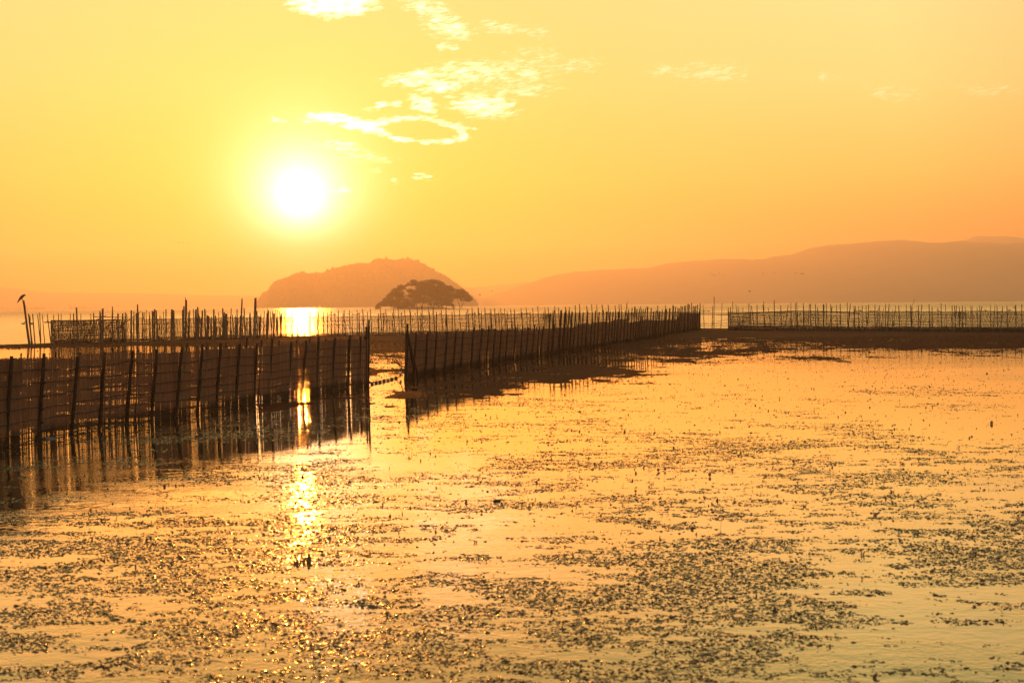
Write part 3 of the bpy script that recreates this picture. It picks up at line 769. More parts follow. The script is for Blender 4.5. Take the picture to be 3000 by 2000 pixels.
# --- netting helper
def net_panel(fence, p0s, hfn, cell, r, slant=0.0, wav=.02, name='net', base_z=0.0, sides=3, seed=0, rows=None):
    P = [Vector((x, y, 0)) for x, y in p0s]; cum = [0]
    for i in range(1, len(P)): cum.append(cum[-1]+(P[i]-P[i-1]).length)
    def at(u):
        x = np.interp(u, cum, [p.x for p in P]); y = np.interp(u, cum, [p.y for p in P]); return Vector((x, y, 0))
    loc = Vector(fence.location); mb = MB(); L = cum[-1]; rr = random.Random(seed)
    u = 0
    while u < L:
        h = hfn(u); sl = slant*(vnoise(np.array([[u*.35]]), np.array([[seed*3.1]]), seed)[0, 0]-.35)*2
        pts = []
        for k in range(4):
            z = base_z + (h-base_z)*k/3
            a = at(min(u + sl*z + rr.uniform(-wav, wav), L)); pts.append(a + Vector((0, 0, z)) - loc)
        mb.tube(pts, r, sides, caps=False)
        u += cell*rr.uniform(.8, 1.2)
    nr = rows or int(1.3/cell)
    for j in range(nr+1):
        pts = []; u = 0
        while u <= L:
            h = hfn(u); z = base_z+(h-base_z)*j/nr + rr.uniform(-wav, wav)*.5 + .02*math.sin(u*1.3+j)
            pts.append(at(u) + Vector((0, 0, max(z, 0.01))) - loc); u += .5
        mb.tube(pts, r, sides, caps=False)
    mb.build(name, M_NET, fence, kind='stuff')

# --- back fence across the left and middle
BB = [(80, 1006), (150, 1006), (300, 1003), (450, 1000), (600, 995), (850, 988), (1100, 983), (1400, 976), (1700, 968), (2050, 961)]
back = thing('net_fence', 'long net fence on the sandbar with a crowd of uneven stakes, under the sun glare', 'fence', tuple(gp(450, 1000))+(0,), 'net fences along the lake shore')
bpos = []
c1 = [(615, 318), (672, 310), (703, 310), (808, 308), (843, 303), (878, 237), (930, 305), (1042, 302), (1073, 300), (1148, 275), (1155, 300), (1172, 250), (1185, 247), (1290, 225), (1287, 300), (1354, 305), (1408, 305), (1438, 293), (1455, 310), (1507, 270), (1537, 280), (1579, 200), (1567, 300), (1593, 300), (1637, 290), (1655, 293), (1680, 267), (1713, 287), (1720, 330), (1747, 275), (1760, 278), (1777, 255), (1793, 270), (1835, 322), (1848, 335), (1875, 283), (1905, 258), (1975, 258), (1990, 270), (2112, 222), (2100, 262), (2128, 117), (2140, 150), (2163, 290), (2178, 272), (2220, 253), (2250, 260), (2250, 338), (2270, 232), (2283, 308), (2293, 335), (2310, 352), (2323, 268), (2350, 253)]
c2 = [(22, 322), (33, 330), (47, 333), (68, 405), (75, 342), (103, 255), (123, 330), (135, 450), (158, 293), (190, 345), (205, 245), (213, 330), (225, 290), (240, 307), (254, 308), (267, 338), (290, 337), (303, 243), (317, 320), (350, 325), (362, 350), (370, 253), (378, 350), (428, 135), (410, 330), (440, 335), (450, 240), (483, 348), (517, 330), (520, 300), (577, 128), (590, 122), (597, 278), (613, 330), (632, 340), (646, 310), (683, 275), (725, 250), (715, 300), (733, 275), (753, 285), (778, 278), (783, 300), (800, 303), (813, 255), (840, 255), (860, 275), (882, 305), (923, 280), (988, 310), (1007, 272), (1060, 285), (1065, 370), (1082, 370), (1150, 280), (1202, 285), (1212, 280), (1303, 285), (1363, 280), (1410, 295), (1450, 280), (1493, 300), (1533, 270), (1588, 295), (1598, 262), (1663, 268), (1692, 298), (1750, 268), (1772, 295), (1812, 255), (1868, 288), (1900, 255)]
c3 = [(33, 305), (55, 250), (92, 305), (118, 262), (197, 298), (208, 250), (260, 262), (302, 287), (333, 262), (393, 258), (403, 290), (478, 245), (522, 298), (530, 222), (610, 247), (618, 290), (662, 237), (700, 290), (755, 262), (808, 250), (808, 295), (878, 287), (900, 250), (963, 260), (1043, 290), (1058, 255), (1108, 238), (1140, 287), (1180, 237), (1218, 283), (1255, 240), (1323, 255), (1325, 285), (1368, 250), (1418, 288), (1438, 250), (1482, 250), (1513, 283), (1553, 257), (1593, 260), (1597, 283), (1672, 247), (1685, 293), (1730, 240), (1775, 288), (1805, 247), (1862, 220), (1935, 285), (1945, 235), (1982, 235), (2030, 283)]
c4 = [(98, 377), (140, 392), (222, 385), (265, 385), (333, 367), (382, 355), (465, 375), (522, 355), (580, 362), (643, 362), (712, 362), (792, 373), (837, 355), (860, 355), (922, 347), (1022, 382), (1085, 377), (1157, 378), (1280, 370), (1370, 367), (1455, 365)]
for x, y in c1: bpos.append((x/3.92, 840+y/3.92))
for x, y in c2: bpos.append((600+x/3.92, 840+y/3.92))
for x, y in c3: bpos.append((1100+x/3.92, 840+y/3.92))
for x, y in c4: bpos.append((1600+x/3.92, 800+y/3.92))
thick = {(1975, 258), (1990, 270), (2100, 262), (2140, 150), (2250, 338)}
for x, y in bpos:
    if x < 830:
        sh = rnd.uniform(-4, 5); w = rnd.choice([2.4, 2.8, 3.2, 3.8, 5.0]); by = interp(BB, x)+rnd.uniform(-1, 5)
    else:
        sh = 5 if y < 908 else rnd.uniform(-1, 1.5); w = rnd.choice([2.3, 2.6, 3.0]); by = interp(BB, x)+rnd.uniform(-1, 2)
    for (tx, ty) in ((428, 135), (410, 330), (213, 330), (135, 450), (715, 300), (577, 128), (1303, 285)):
        if abs(x-(600+tx/3.92)) < .2: w = 5; sh = -2 if ty > 200 else -4
    for (tx, ty) in thick:
        if abs(x-tx/3.92) < .2: w = 6.5
    g = ground(x+sh, by); g.z = 0
    place_stake('post', back, g, at_depth(x, y, g.y), w/2*g.y/F, bury=.2)
# leaning poles and a tie rail in the tangle
for (x0, y0, x1, y1, w, dd) in [(900, 470, 1225, 325, 2.0, 0), (1210, 480, 1370, 318, 2.0, 0), (1320, 500, 1620, 280, 2.2, 0), (960, 590, 1150, 350, 2.2, .1), (1070, 343, 1660, 355, 2.2, -.1), (1080, 580, 1290, 400, 1.8, .1)]:
    Yd = ground(300, 1003).y + dd
    a = at_depth(x0/3.92, 840+y0/3.92, Yd); b = at_depth(x1/3.92, 840+y1/3.92, Yd)
    place_stake('pole', back, a, b, w/2*Yd/F, bury=.0)
def BBh(p): return p
netL = [gp(x, y) for x, y in BB if x >= 150]
net_panel(back, netL, lambda u: 1.33, .085, .011, slant=.5, seed=1)
netL2 = [(x*1.006, y*1.006+.35) for x, y in netL]
net_panel(back, netL2, lambda u: 1.28, .07, .010, slant=-.75, seed=2, rows=5, name='reed_screen')
netA = [gp(x, y) for x, y in [(150, 1006.5), (300, 1003.5), (370, 1002)]]
net_panel(back, netA, lambda u: 1.30, .09, .026, slant=.35, seed=4, rows=9, name='brush_screen')
net_panel(back, [gp(x, y-.6) for x, y in BB if x >= 150], lambda u: .20, .05, .014, slant=.1, seed=7, rows=5, name='bottom_net')
# level line of net top rope
for zr in (1.33, 1.05):
    mbr = MB(); mbr.tube([Vector((x, y, zr)) - Vector(back.location) for x, y in netL], .012, 4); mbr.build('rope', M_ROPE, back)

# --- opening between the fences: a few thin poles, rails, light netting
GY = ground(2053, 962).y
opn = thing('net_fence', 'thin open net with three bare poles closing the opening between the fences', 'fence', (ground(2090, 962).x, GY, 0), 'net fences along the lake shore')
for (bx, by, tx, ty, w) in [(2063, 961.5, 2060, 892.6, 1.8), (2086.5, 961.5, 2088, 896.4, 2.4), (2091.5, 961.5, 2092.3, 869, 2.2), (2112, 961.5, 2116, 887.5, 1.8)]:
    g = ground(bx, by); place_stake('post', opn, g, at_depth(tx, ty, g.y), w/2*g.y/F, bury=.2)
for (xa, ya, xb, yb, w) in [(1850, 917, 2300, 917.5, 1.6), (2053, 920.5, 2140, 922, 1.8), (2053, 948, 2140, 947, 1.4), (2053, 954, 2140, 955, 1.0), (2100, 942, 2140, 934, 1.0)]:
    a = at_depth(xa, ya, GY-.1); b = at_depth(xb, yb, GY-.1); place_stake('rail', opn, a, b, w/2*GY/F, bury=0)
net_panel(opn, [gp(2048, 961.5), gp(2140, 961.5)], lambda u: 1.2, .16, .0045, slant=.1, seed=3)

# --- right net fence
BR = [(2133, 968), (2400, 970), (2700, 972), (3000, 974), (3400, 977)]
rf = thing('net_fence', 'dark net fence along the right shore with thin crooked stakes and a bowed rail', 'fence', tuple(gp(2500, 971))+(0,), 'net fences along the lake shore')
r5 = [(88, 262), (105, 258), (122, 215), (146, 240), (162, 250), (200, 262), (240, 233), (252, 235), (265, 250), (308, 240), (352, 243), (360, 217), (393, 262), (440, 205), (490, 245), (546, 242), (567, 225), (600, 230), (612, 220), (663, 228), (666, 265), (710, 238), (717, 235), (757, 235), (772, 263), (815, 240), (820, 235), (838, 228), (872, 237), (883, 252), (916, 243), (945, 235), (998, 225), (1022, 232), (1050, 252), (1062, 252), (1086, 253), (1114, 250), (1142, 248), (1164, 240), (1210, 242), (1237, 268), (1246, 247), (1278, 268), (1292, 235), (1320, 237), (1344, 278), (1370, 250), (1393, 248), (1450, 238), (1484, 245), (1495, 260), (1543, 246), (1570, 243), (1625, 238), (1648, 257), (1693, 258), (1717, 230), (1750, 240), (1802, 248), (1820, 245), (1835, 248), (1856, 255), (1880, 248), (1902, 255), (1946, 247), (1955, 255), (1993, 262), (2013, 247), (2029, 253), (2095, 247), (2130, 254), (2145, 245), (2188, 254), (2222, 250), (2285, 243), (2290, 243), (2335, 240)] + [(x, 240+rnd.randint(0, 22)) for x in range(2380, 3100, 37)]
for i, (x, y) in enumerate(r5):
    px, py = 2100+x/2.613, 800+y/2.613
    if x < 470: sh = rnd.choice([1, 6, 9]) if x not in (88, 122) else 1
    else: sh = rnd.choice([0, 1, 2, -6, -9]) if i % 2 else rnd.uniform(0, 4)
    by = interp(BR, px+sh) + (1 if i % 2 else -3)
    g = ground(px+sh, by); place_stake('post', rf, g, at_depth(px, py, g.y), rnd.choice([2.0, 2.3, 2.7])/2*g.y/F, bury=.2)
net_panel(rf, [gp(*p) for p in BR], lambda u: 1.34, .085, .014, slant=.5, seed=11)
net_panel(rf, [gp(x, y-2.4) for x, y in BR], lambda u: 1.30, .075, .013, slant=-.8, seed=12, rows=6, name='reed_screen')
net_panel(rf, [gp(x, y+.3) for x, y in BR], lambda u: .34, .045, .017, slant=.1, seed=13, rows=6, name='bottom_net')
net_panel(rf, [gp(2134, 968.3), gp(2200, 968.6)], lambda u: 1.2, .10, .010, slant=.9, seed=14, rows=6, name='torn_net')
rl = MB(); Yr = ground(2400, 968).y-.15
rl.tube([at_depth(2100+x/2.613, 800+y/2.613, Yr)-Vector(rf.location) for x, y in [(0, 318), (90, 315), (200, 308), (400, 297), (600, 290), (800, 292), (920, 295), (1000, 303), (1100, 310)]], .03, 6)
rl.build('bowed_rail', M_POST, rf, smooth=True)
for (x0, y0, x1, y1) in [(90, 395, 560, 385), (90, 408, 700, 400), (90, 372, 420, 392), (120, 332, 300, 345)]:
    a = at_depth(2100+x0/2.613, 800+y0/2.613, Yr-.1); b = at_depth(2100+x1/2.613, 800+y1/2.613, Yr-.1); place_stake('rail', rf, a, b, .018, bury=0)

# --- loose stakes at the left end, one of them carrying the bird
LS = [('thick leaning stake at far left on which the dark bird perches', 335, 650, 268, 158, 6.5),
      ('stout leaning stake just right of the bird stake', 366, 650, 328, 308, 4.6),
      ('thin stake half hidden against the stout stake beside the bird stake', 356, 650, 345, 330, 2.2),
      ('bare leaning stake third in the row from the bird stake', 402, 642, 373, 310, 3.6),
      ('leaning stake that crosses its straight neighbour near the net corner', 464, 640, 432, 315, 3.0),
      ('straight thin stake crossed by a leaning one left of the net', 468, 640, 456, 295, 2.8),
      ('slim leaning stake between the crossed pair and the net corner', 513, 640, 483, 312, 2.4),
      ('leaning stake touching the left corner of the net', 585, 652, 540, 310, 2.8)]
for k, (lab, bx, by, tx, ty, w) in enumerate(LS):
    o = stake_px('stake', None, bx/3.92, 840+by/3.92, tx/3.92, 840+ty/3.92, w, k=k % 5)
    tag(o, lab, 'stake', 'loose stakes at the left end of the net')
    # give each stake its base as origin: mesh already starts at its foot
    if k == 0: BST = (ground(bx/3.92, 840+by/3.92).y, tx/3.92, 840+ty/3.92)
# thin whip poles beyond the fences
for lab, bx, by, tx, ty in [('fine whip leaning above the far end of the long screen fence', 1836, 915, 1840, 878), ('fine whip leaning right above the right net fence', 2672, 897, 2680, 876)]:
    Yw = 100.0; a = at_depth(bx, by, Yw); b = at_depth(tx, ty, Yw); a0 = a + (a-b)*((a.z+.1)/(b.z-a.z))
    o = place_stake('whip_pole', None, a0, b, .010, bury=0); tag(o, lab, 'pole')

# --- distant stake traps on the horizon
def far_trap(lab, x0, x1, n, frame, Yt, hmax):
    loc = at_depth((x0+x1)/2, 904, Yt); loc.z = 0
    mb = MB()
    for i in range(n):
        px = x0 + (x1-x0)*(i+rnd.random()*.8)/n
        p = at_depth(px, 900, Yt); h = hmax*rnd.uniform(.35, 1.0)*(.7 if frame else 1)
        mb.tube([Vector((p.x, Yt, -.3))-loc, Vector((p.x+rnd.uniform(-.4, .4), Yt, h))-loc], .16, 4)
    if frame:
        for z in (hmax*.42, hmax*.62):
            mb.tube([Vector((at_depth(x0, 900, Yt).x, Yt, z))-loc, Vector((at_depth(x1, 900, Yt).x, Yt, z*1.02))-loc], .14, 4)
        for x in (x0, x1):
            p = at_depth(x, 900, Yt); mb.tube([Vector((p.x, Yt, -.3))-loc, Vector((p.x, Yt, hmax))-loc], .22, 4)
    o = mb.build('distant_fish_trap', M_POST); o.location = loc
    tag(o, lab, 'fish trap', 'distant fish traps on the horizon')
far_trap('faint row of thin stakes on the horizon at the left edge', -40, 76, 18, False, 1900, 5.0)
far_trap('hazy framed stake trap on the horizon above the bird stake', 79, 129, 14, True, 1850, 5.6)
far_trap('sparse hazy stakes on the horizon right of the framed trap', 133, 203, 12, False, 1900, 4.2)
far_trap('second hazy framed trap on the horizon further right of the bird', 207, 245, 10, True, 1850, 5.6)
far_trap('low faint rail of stakes on the horizon with one tall end stake', 250, 314, 7, True, 1950, 4.6)
far_trap('faint cluster of stakes on the horizon at the right edge', 2915, 3060, 20, False, 1900, 4.4)

# ------------------------------------------------------------------ floats, stones, shrub
fl = thing('float_line', 'string of small round floats across the gap between the two screen fences', 'float line', tuple(gp(1085, 1126))+(0,))
locf = Vector(fl.location)
fpts = [(1090, 1125), (1102, 1122), (1113, 1120), (1125, 1117), (1137, 1115), (1148, 1112), (1160, 1109)]
def blob(r, seed, sx=1.0, sz=.8):
    rr = np.random.RandomState(seed); import bmesh
    bm = bmesh.new(); bmesh.ops.create_icosphere(bm, subdivisions=2, radius=1)
    mb = MB(); vs = [(v.co.x*sx*r*(1+.10*(rr.rand()-.5)), v.co.y*r*(1+.10*(rr.rand()-.5)), v.co.z*r*sz*(1+.08*(rr.rand()-.5))) for v in bm.verts]
    fs = [tuple(v.index for v in f.verts) for f in bm.faces]; bm.free()
    return vs, fs
fm = None
prev = Vector(ground(1077, 1128))+Vector((0, 0, .12)); rp = [prev-locf]
for i, (x, y) in enumerate(fpts):
    g = ground(x, y)
    vs, fs = blob(5.2*g.y/F, i, 1.05, .85); mb = MB(); mb.add(vs, fs)
    o = mb.build('float', M_DFLOAT if i != 4 else M_FLOAT, fl, smooth=True); o.location = g - locf + Vector((0, 0, .022))
    rp.append(g-locf+Vector((0, 0, .03)))
for x, y in [(1166, 1106), (1175, 1098), (1183, 1080)]:
    rp.append(at_depth(x, y, ground(1187, 1112).y-.1)-locf)
mb = MB(); mb.tube(rp, .012, 5); mb.build('rope', M_ROPE, fl)
g = ground(1173, 1108)
wf = MB(); vs, fs = blob(.048, 33, .75, 1.25); wf.add(vs, fs)
o = wf.build('hanging_float', M_FLOAT, None, smooth=True); o.location = at_depth(1173, 1097, g.y-.05)
tag(o, 'pale egg-shaped float hanging on the rope beside the dark end post', 'float')
mb = MB(); mb.tube([Vector((0, 0, .05)), Vector((.06, 0, .22)), Vector((.10, .0, .34))], .006, 4); t_ = mb.build('cord', M_ROPE, o)

for lab, px, py, r, sx in [('flat grey stone at the foot of the near fence beside the rope-tied post', 140, 1284, .06, 2.4), ('dark wet stone lapping the base of the near fence further right', 316, 1250, .035, 2.0)]:
    vs, fs = blob(r, int(px), sx, .55); mb = MB(); mb.add(vs, fs); o = mb.build('stone', M_STONE, None, smooth=True); o.location = toward(ground(px, py), .1); tag(o, lab, 'stone')

def leaf(mb, p, d, L, w, up=Vector((0, 0, 1)), curl=.3):
    d = d.normalized(); s = d.cross(up)
    if s.length < .01: s = Vector((1, 0, 0))
    s.normalize(); nn = s.cross(d)
    pts = [p, p+d*L*.35+s*w*.5+nn*curl*L*.15, p+d*L*.75+s*w*.35+nn*curl*L*.05, p+d*L-nn*curl*L*.2, p+d*L*.75-s*w*.35+nn*curl*L*.05, p+d*L*.35-s*w*.5+nn*curl*L*.15]
    mb.add(pts, [(0, 1, 5), (1, 2, 4, 5), (2, 3, 4)])
# shrub behind the gap
sg = ground(1168, 1076)
sh = thing('shrub', 'small leafy shrub with reddish leaves behind the end of the long screen fence', 'shrub', tuple(sg))
mb = MB(); lf = MB()
for i in range(9):
    tip = Vector((rnd.uniform(-.26, .16), rnd.uniform(-.1, .1), rnd.uniform(.18, .42)))
    mid_ = tip*.5+Vector((0.03, 0, .03)); mb.tube([(0.1, 0, 0), mid_, tip], [.008, .006, .003], 4)
    for k in range(9):
        p = Vector((0.1, 0, 0)).lerp(tip, rnd.uniform(.35, 1)); leaf(lf, p, Vector((rnd.uniform(-1, 1), rnd.uniform(-1, 1), rnd.uniform(-.2, .8))), rnd.uniform(.05, .09), .028)
mb.build('stem', M_WOOD, sh); lf.build('foliage', M_RED, sh)

# log, stumps, hoop
g = ground(1456, 1468)
mb = MB(); mb.tube([(-.038, 0, .004), (-.028, .004, .008), (0, 0, .010), (.026, -.002, .009), (.040, 0, .004)], [.006, .010, .012, .010, .005], 8)
o = mb.build('driftwood', M_WOOD, None, smooth=True); o.location = g; tag(o, 'short dark driftwood lump floating in open water at mid picture', 'driftwood')
st = [(862, 1651, 8, 14), (870, 1650, 14, 13), (880, 1649, 9, 10), (890, 1648, 12, 14), (903, 1646, 22, 16), (909, 1645, 14, 9)]
labs = ['leftmost low stub of the rotten pile stubs in the sun glitter', 'second taller rotten pile stub from the left in the sun glitter', 'thin middle pile stub of the group in the sun glitter', 'stub just left of the tallest pile stub in the glitter', 'tallest rotten pile stub in the sun glitter', 'small stub leaning against the tallest pile stub in the glitter']
for (x, y, h, w), lab in zip(st, labs):
    g = ground(x, y); a = g.y/F
    mb = MB(); R = w/2*a*.62; hh = h*a
    mb.tube([(0, 0, -.1), (0, 0, 0), (.003, 0, hh*.6), (rnd.uniform(-.01, .01), 0, hh)], [R*1.1, R*1.05, R*.9, R*.55], 7)
    mb.add([(R*.6, 0, hh*.8), (R*.2, R*.3, hh*1.3), (-R*.5, 0, hh*.85), (0, -R*.5, hh*.8)], [(0, 1, 2), (0, 1, 3), (1, 2, 3)])
    o = mb.build('pile_stub', M_WOOD); o.location = g; tag(o, lab, 'pile stub', 'rotten pile stubs in the sun glitter')
g = ground(284, 1510)
mb = MB(); mb.tube([(.075*math.cos(a)*1.1, .01*math.sin(3*a), .035+.05*math.sin(a)) for a in np.linspace(-.6, 4.6, 14)], .0035, 4)
o = mb.build('bent_reed', M_WOOD); o.location = g; tag(o, 'thin reed bent into a hoop above the water at lower left', 'reed')
for lab, x0, y0, x1, y1 in [('long hair-thin reed standing crooked in the weed right of centre', 2109, 1560, 2110, 1482), ]:
    g = ground(x0, y0); t = at_depth(x1, y1, g.y); mb = MB(); mb.tube([(0, 0, -.05), (t-g)*.5+Vector((.012, 0, 0)), t-g], .002, 4)
    o = mb.build('thin_reed', M_WOOD); o.location = g; tag(o, lab, 'reed')

# ------------------------------------------------------------------ water plants standing out of the weed
def plant(px, py, kind, lab, s=1.0):
    g = ground(px, py); t = thing('water_plant', lab, 'water plant', tuple(g), 'withered water plants standing in the weed')
    a = g.y/F
    if kind == 'cluster':
        for i in range(rnd.randint(4, 6)):
            ang = rnd.uniform(0, 6.28); ln = rnd.uniform(6, 15)*a*s
            tip = Vector((math.cos(ang)*ln*.9, math.sin(ang)*ln*1.2, ln*rnd.uniform(.4, 1.0)))
            mb = MB(); mb.tube([(0, 0, -.03), tip*.5+Vector((0, 0, .01)), tip], [.0035, .003, .002], 4); mb.build('stem', M_WOOD, t)
            lf = MB()
            leaf(lf, tip, Vector((rnd.uniform(-1, 1), rnd.uniform(-1, 1), rnd.uniform(-.7, .3))), rnd.uniform(7, 12)*a*s, rnd.uniform(5, 9)*a*s, curl=.35)
            lf.build('leaf', M_RED, t)
    elif kind == 'disc':
        mb = MB(); h = 7*a*s; mb.tube([(0, 0, -.03), (.004, 0, h)], .003, 4); mb.build('stem', M_WOOD, t)
        lf = MB(); n = 9; R = 6*a*s
        ring = [(R*math.cos(6.283*k/n)*rnd.uniform(.8, 1.1), R*math.sin(6.283*k/n)*.5, h+R*.9*math.sin(6.283*k/n)+rnd.uniform(-.2, .2)*R) for k in range(n)]
        lf.add([(0, -.25*R, h)]+ring, [(0, 1+k, 1+(k+1) % n) for k in range(n)]); lf.build('leaf', M_RED, t)
    elif kind == 'blade':
        for i in range(rnd.randint(2, 3)):
            lf = MB(); d = Vector((rnd.uniform(-.5, .5), rnd.uniform(-.3, .3), 1)); leaf(lf, Vector((i*5*a*s, 0, -.01)), d, rnd.uniform(16, 26)*a*s, 6*a*s, up=Vector((0, 1, 0)), curl=.5); lf.build('leaf', M_RED, t)
    elif kind == 'curl':
        mb = MB(); n = 12; hh = 22*a*s; mb.tube([(hh*.25*math.sin(k*.55), 0, -.02+hh*k/n*(1 if k < 9 else .92)) for k in range(n)], [.006*s*(1-.06*k) for k in range(n)], 5); mb.build('stem', M_WOOD, t)
        lf = MB(); leaf(lf, Vector((0, 0, hh*.75)), Vector((1, 0, -.3)), 10*a*s, 5*a*s); lf.build('leaf', M_RED, t)
def o4(x, y): return (1000+x/1.96, 1200+y/1.96)
def o5(x, y): return (2000+x/1.96, 1200+y/1.96)
PL = [(o4(35, 215), 'curl', 'curled sprig in the bright water just right of the near fence reflection', .7),
      (o4(720, 182), 'blade', 'small upright sprig below the end of the long fence reflection', .5),
      (o4(855, 182), 'curl', 'little bent sprig in golden water below the long screen fence', .6),
      (o4(1188, 196), 'disc', 'small round leaf on a short stem in mid golden water', .8),
      (o4(1645, 30), 'blade', 'tiny dark upright sprig in the rippled band nearest the long fence', .4),
      (o4(1640, 165), 'cluster', 'red leaf cluster standing in the sparse weed near the rippled band', .7),
      (o4(1820, 355), 'disc', 'left one of two red leaves side by side in open water', 1.1),
      (o4(1858, 352), 'disc', 'right one of two red leaves side by side in open water', 1.1),
      (o4(1777, 430), 'cluster', 'red sprig with drooping leaves below the paired red leaves', .8),
      (o4(1690, 476), 'disc', 'dark heart-shaped leaf standing left below the red sprig', 1.0),
      (o4(1830, 536), 'disc', 'stacked dark leaf on a stem at the edge of a clear patch', .9),
      (o4(1140, 490), 'curl', 'dark hooked stem left of the spiky tuft in mid water', .6),
      (o4(1275, 500), 'blade', 'spiky tuft of dark blades in mid water', .55),
      (o4(805, 592), 'disc', 'round dark leaf above the weed mat left of the clear pool', 1.0),
      (o4(765, 762), 'blade', 'pair of pointed blades at the lower centre left', .8),
      (o4(880, 950), 'curl', 'dark knobbly stem rising at the centre of the lower picture', .9),
      (o4(1272, 1060), 'blade', 'broad pointed leaf tilting up from the weed in the lower middle', .6),
      (o4(1705, 1040), 'disc', 'reddish leaf standing on edge in the lower middle weed', 1.2),
      (o4(250, 1060), 'disc', 'dark leaf poking up near the glitter in the lower left', 1.2),
      (o4(262, 1185), 'cluster', 'tangled dark sprig beside the glitter in the lower left', 1.3),
      (o5(155, 384), 'disc', 'single dark rounded leaf in open water right of centre', 1.3),
      (o5(545, 300), 'cluster', 'spiky red leafed sprig in the upper right weed', 1.0),
      (o5(636, 306), 'disc', 'dark twin leaf just right of the spiky red sprig', 1.1),
      (o5(1255, 312), 'cluster', 'tall dark sprig in the far right sparse weed', 1.0),
      (o5(1580, 222), 'cluster', 'small red sprig highest up at the far right', .8),
      (o5(1520, 362), 'blade', 'thin upright red sprig at the far right below the small red one', .6),
      (o5(700, 556), 'cluster', 'reddish leafed tuft on the weed mat at right of centre', 1.1),
      (o5(1105, 606), 'cluster', 'bushy red and dark sprig at the right half of the weed', 1.4),
      (o5(1208, 536), 'cluster', 'dark mounded sprig on its own weed patch at right', 1.1),
      (o5(1200, 474), 'blade', 'leaning blades above the mounded sprig at right', .8),
      (o5(1066, 662), 'curl', 'short upright stem standing on a thin floating twig', .7),
      (o5(1025, 835), 'blade', 'tall pointed blade pair in clear water at right', 1.1),
      (o5(1100, 925), 'curl', 'thin bent stem right below the pointed blade pair', .9),
      (o5(120, 1100), 'curl', 'hooked dark stem at the left of the lower right weed', 1.1),
      (o5(420, 1070), 'blade', 'lone curved blade over the weed mat in the lower right', .8),
      (o5(530, 1150), 'cluster', 'small reddish sprig in the lower right weed', 1.0),
      (o5(1675, 832), 'cluster', 'dense dark sprig on the weed patch at the far right', 1.3),
      (o5(1265, 1332), 'blade', 'dark pointed leaf lying across the lower right pool edge', .7),
      (o5(832, 1358), 'blade', 'upright dark leaf on the lowest weed mat at right', .9),
      (o5(1092, 1535), 'blade', 'bent blade at the very bottom of the picture right of centre', 1.4),
      (o5(1440, 1168), 'curl', 'twisted sprig on the weed mat in the lower far right', 1.0),
      (o5(1770, 82), 'blade', 'dark sprig in the sparse far water near the right edge', .9)]
for (x, y), k, lab, s in PL: plant(x, y, k, lab, s*(.72 if k != 'cluster' else .85))

# ------------------------------------------------------------------ floating weed
def weed_density(X, Y):
    px = 1500 + F*X/Y; 
    a1 = fbm(X*.75, Y*.55, 3, 51); a2 = fbm(X*2.0, Y*4.2, 4, 77, .62); a3 = fbm(X*.26, Y*.18, 2, 91)
    a4 = fbm(X*9.0, Y*13.0, 3, 133, .6)
    f = .26*a1 + .38*a2 + .14*a3 + .22*a4
    near_t = np.interp(Y, [6.5, 9, 12, 15, 18, 22, 28, 36, 60], [.486, .489, .494, .503, .522, .553, .585, .56, .59])
    # around the reflection of the near fence the weed is thicker
    lf_ = np.exp(-((px-500)/420)**2)*np.exp(-((Y-21+ (px-300)*.006*-1)/6.5)**2)*.02
    gl = np.exp(-((px-1150)/500)**2)*np.interp(Y, [6, 10, 17, 20], [.03, .03, .03, 0])
    lft = np.where(px < 450, -.035, 0)*np.interp(Y, [6, 10, 17, 20], [1, 1, .6, 0])
    gl2 = np.exp(-((px-880)/230)**2)*np.interp(Y, [6, 9, 12, 17.5, 19.5], [.015, .03, .055, .06, 0])
    return f - near_t + lf_ + gl + lft + gl2
Vs = []; Ts = []; off = 0
def add_bits(X, Y, size, hgt, sides=6):
    global off
    n = len(X)
    ang0 = nrg.rand(n, 1)*6.283; k = np.arange(sides)[None, :]*6.283/sides
    asp = .35+.65*nrg.rand(n, 1)
    rot = nrg.rand(n, 1)*6.283
    rad = size[:, None]*(.45+.9*nrg.rand(n, sides))
    lx = rad*np.cos(k); ly = rad*np.sin(k)*asp
    x = X[:, None] + lx*np.cos(rot) - ly*np.sin(rot); y = Y[:, None] + lx*np.sin(rot) + ly*np.cos(rot)
    z = hgt[:, None]*(nrg.rand(n, sides)*.7-.25)
    cx = X + size*(nrg.rand(n)-.5)*.6; cyy = Y + size*(nrg.rand(n)-.5)*.6; cz = hgt*(.5+nrg.rand(n)*.8)
    V = np.concatenate([np.stack([x, y, z], -1), np.stack([cx, cyy, cz], -1)[:, None, :]], 1)
    base_ = np.arange(n)[:, None, None]*(sides+1)
    tri = np.array([(j, (j+1) % sides, sides) for j in range(sides)])[None]
    Vs.append(V.reshape(-1, 3)); Ts.append((tri+base_).reshape(-1, 3)+off); off += n*(sides+1)
def cand(n, y0, y1, amin=-.50, amax=.50):
    Y = np.sqrt(nrg.rand(n)*(y1**2-y0**2)+y0**2); X = (amin+(amax-amin)*nrg.rand(n))*Y
    return X, Y
for (y0, y1, n, s0, s1) in [(5.8, 9.5, 95000, .003, .020), (9.5, 14, 130000, .004, .022), (14, 20, 130000, .005, .023), (20, 34, 170000, .006, .030)]:
    X, Y = cand(n, y0, y1); d = weed_density(X, Y)
    p = np.clip(d/.045, 0, 1)
    kp = nrg.rand(n) < p*.92 + .004
    X, Y = X[kp], Y[kp]; m = len(X)
    sz = s0+(s1-s0)*nrg.rand(m)**2.2
    add_bits(X, Y, sz, sz*(.07+.36*nrg.rand(m)**2)+.002)
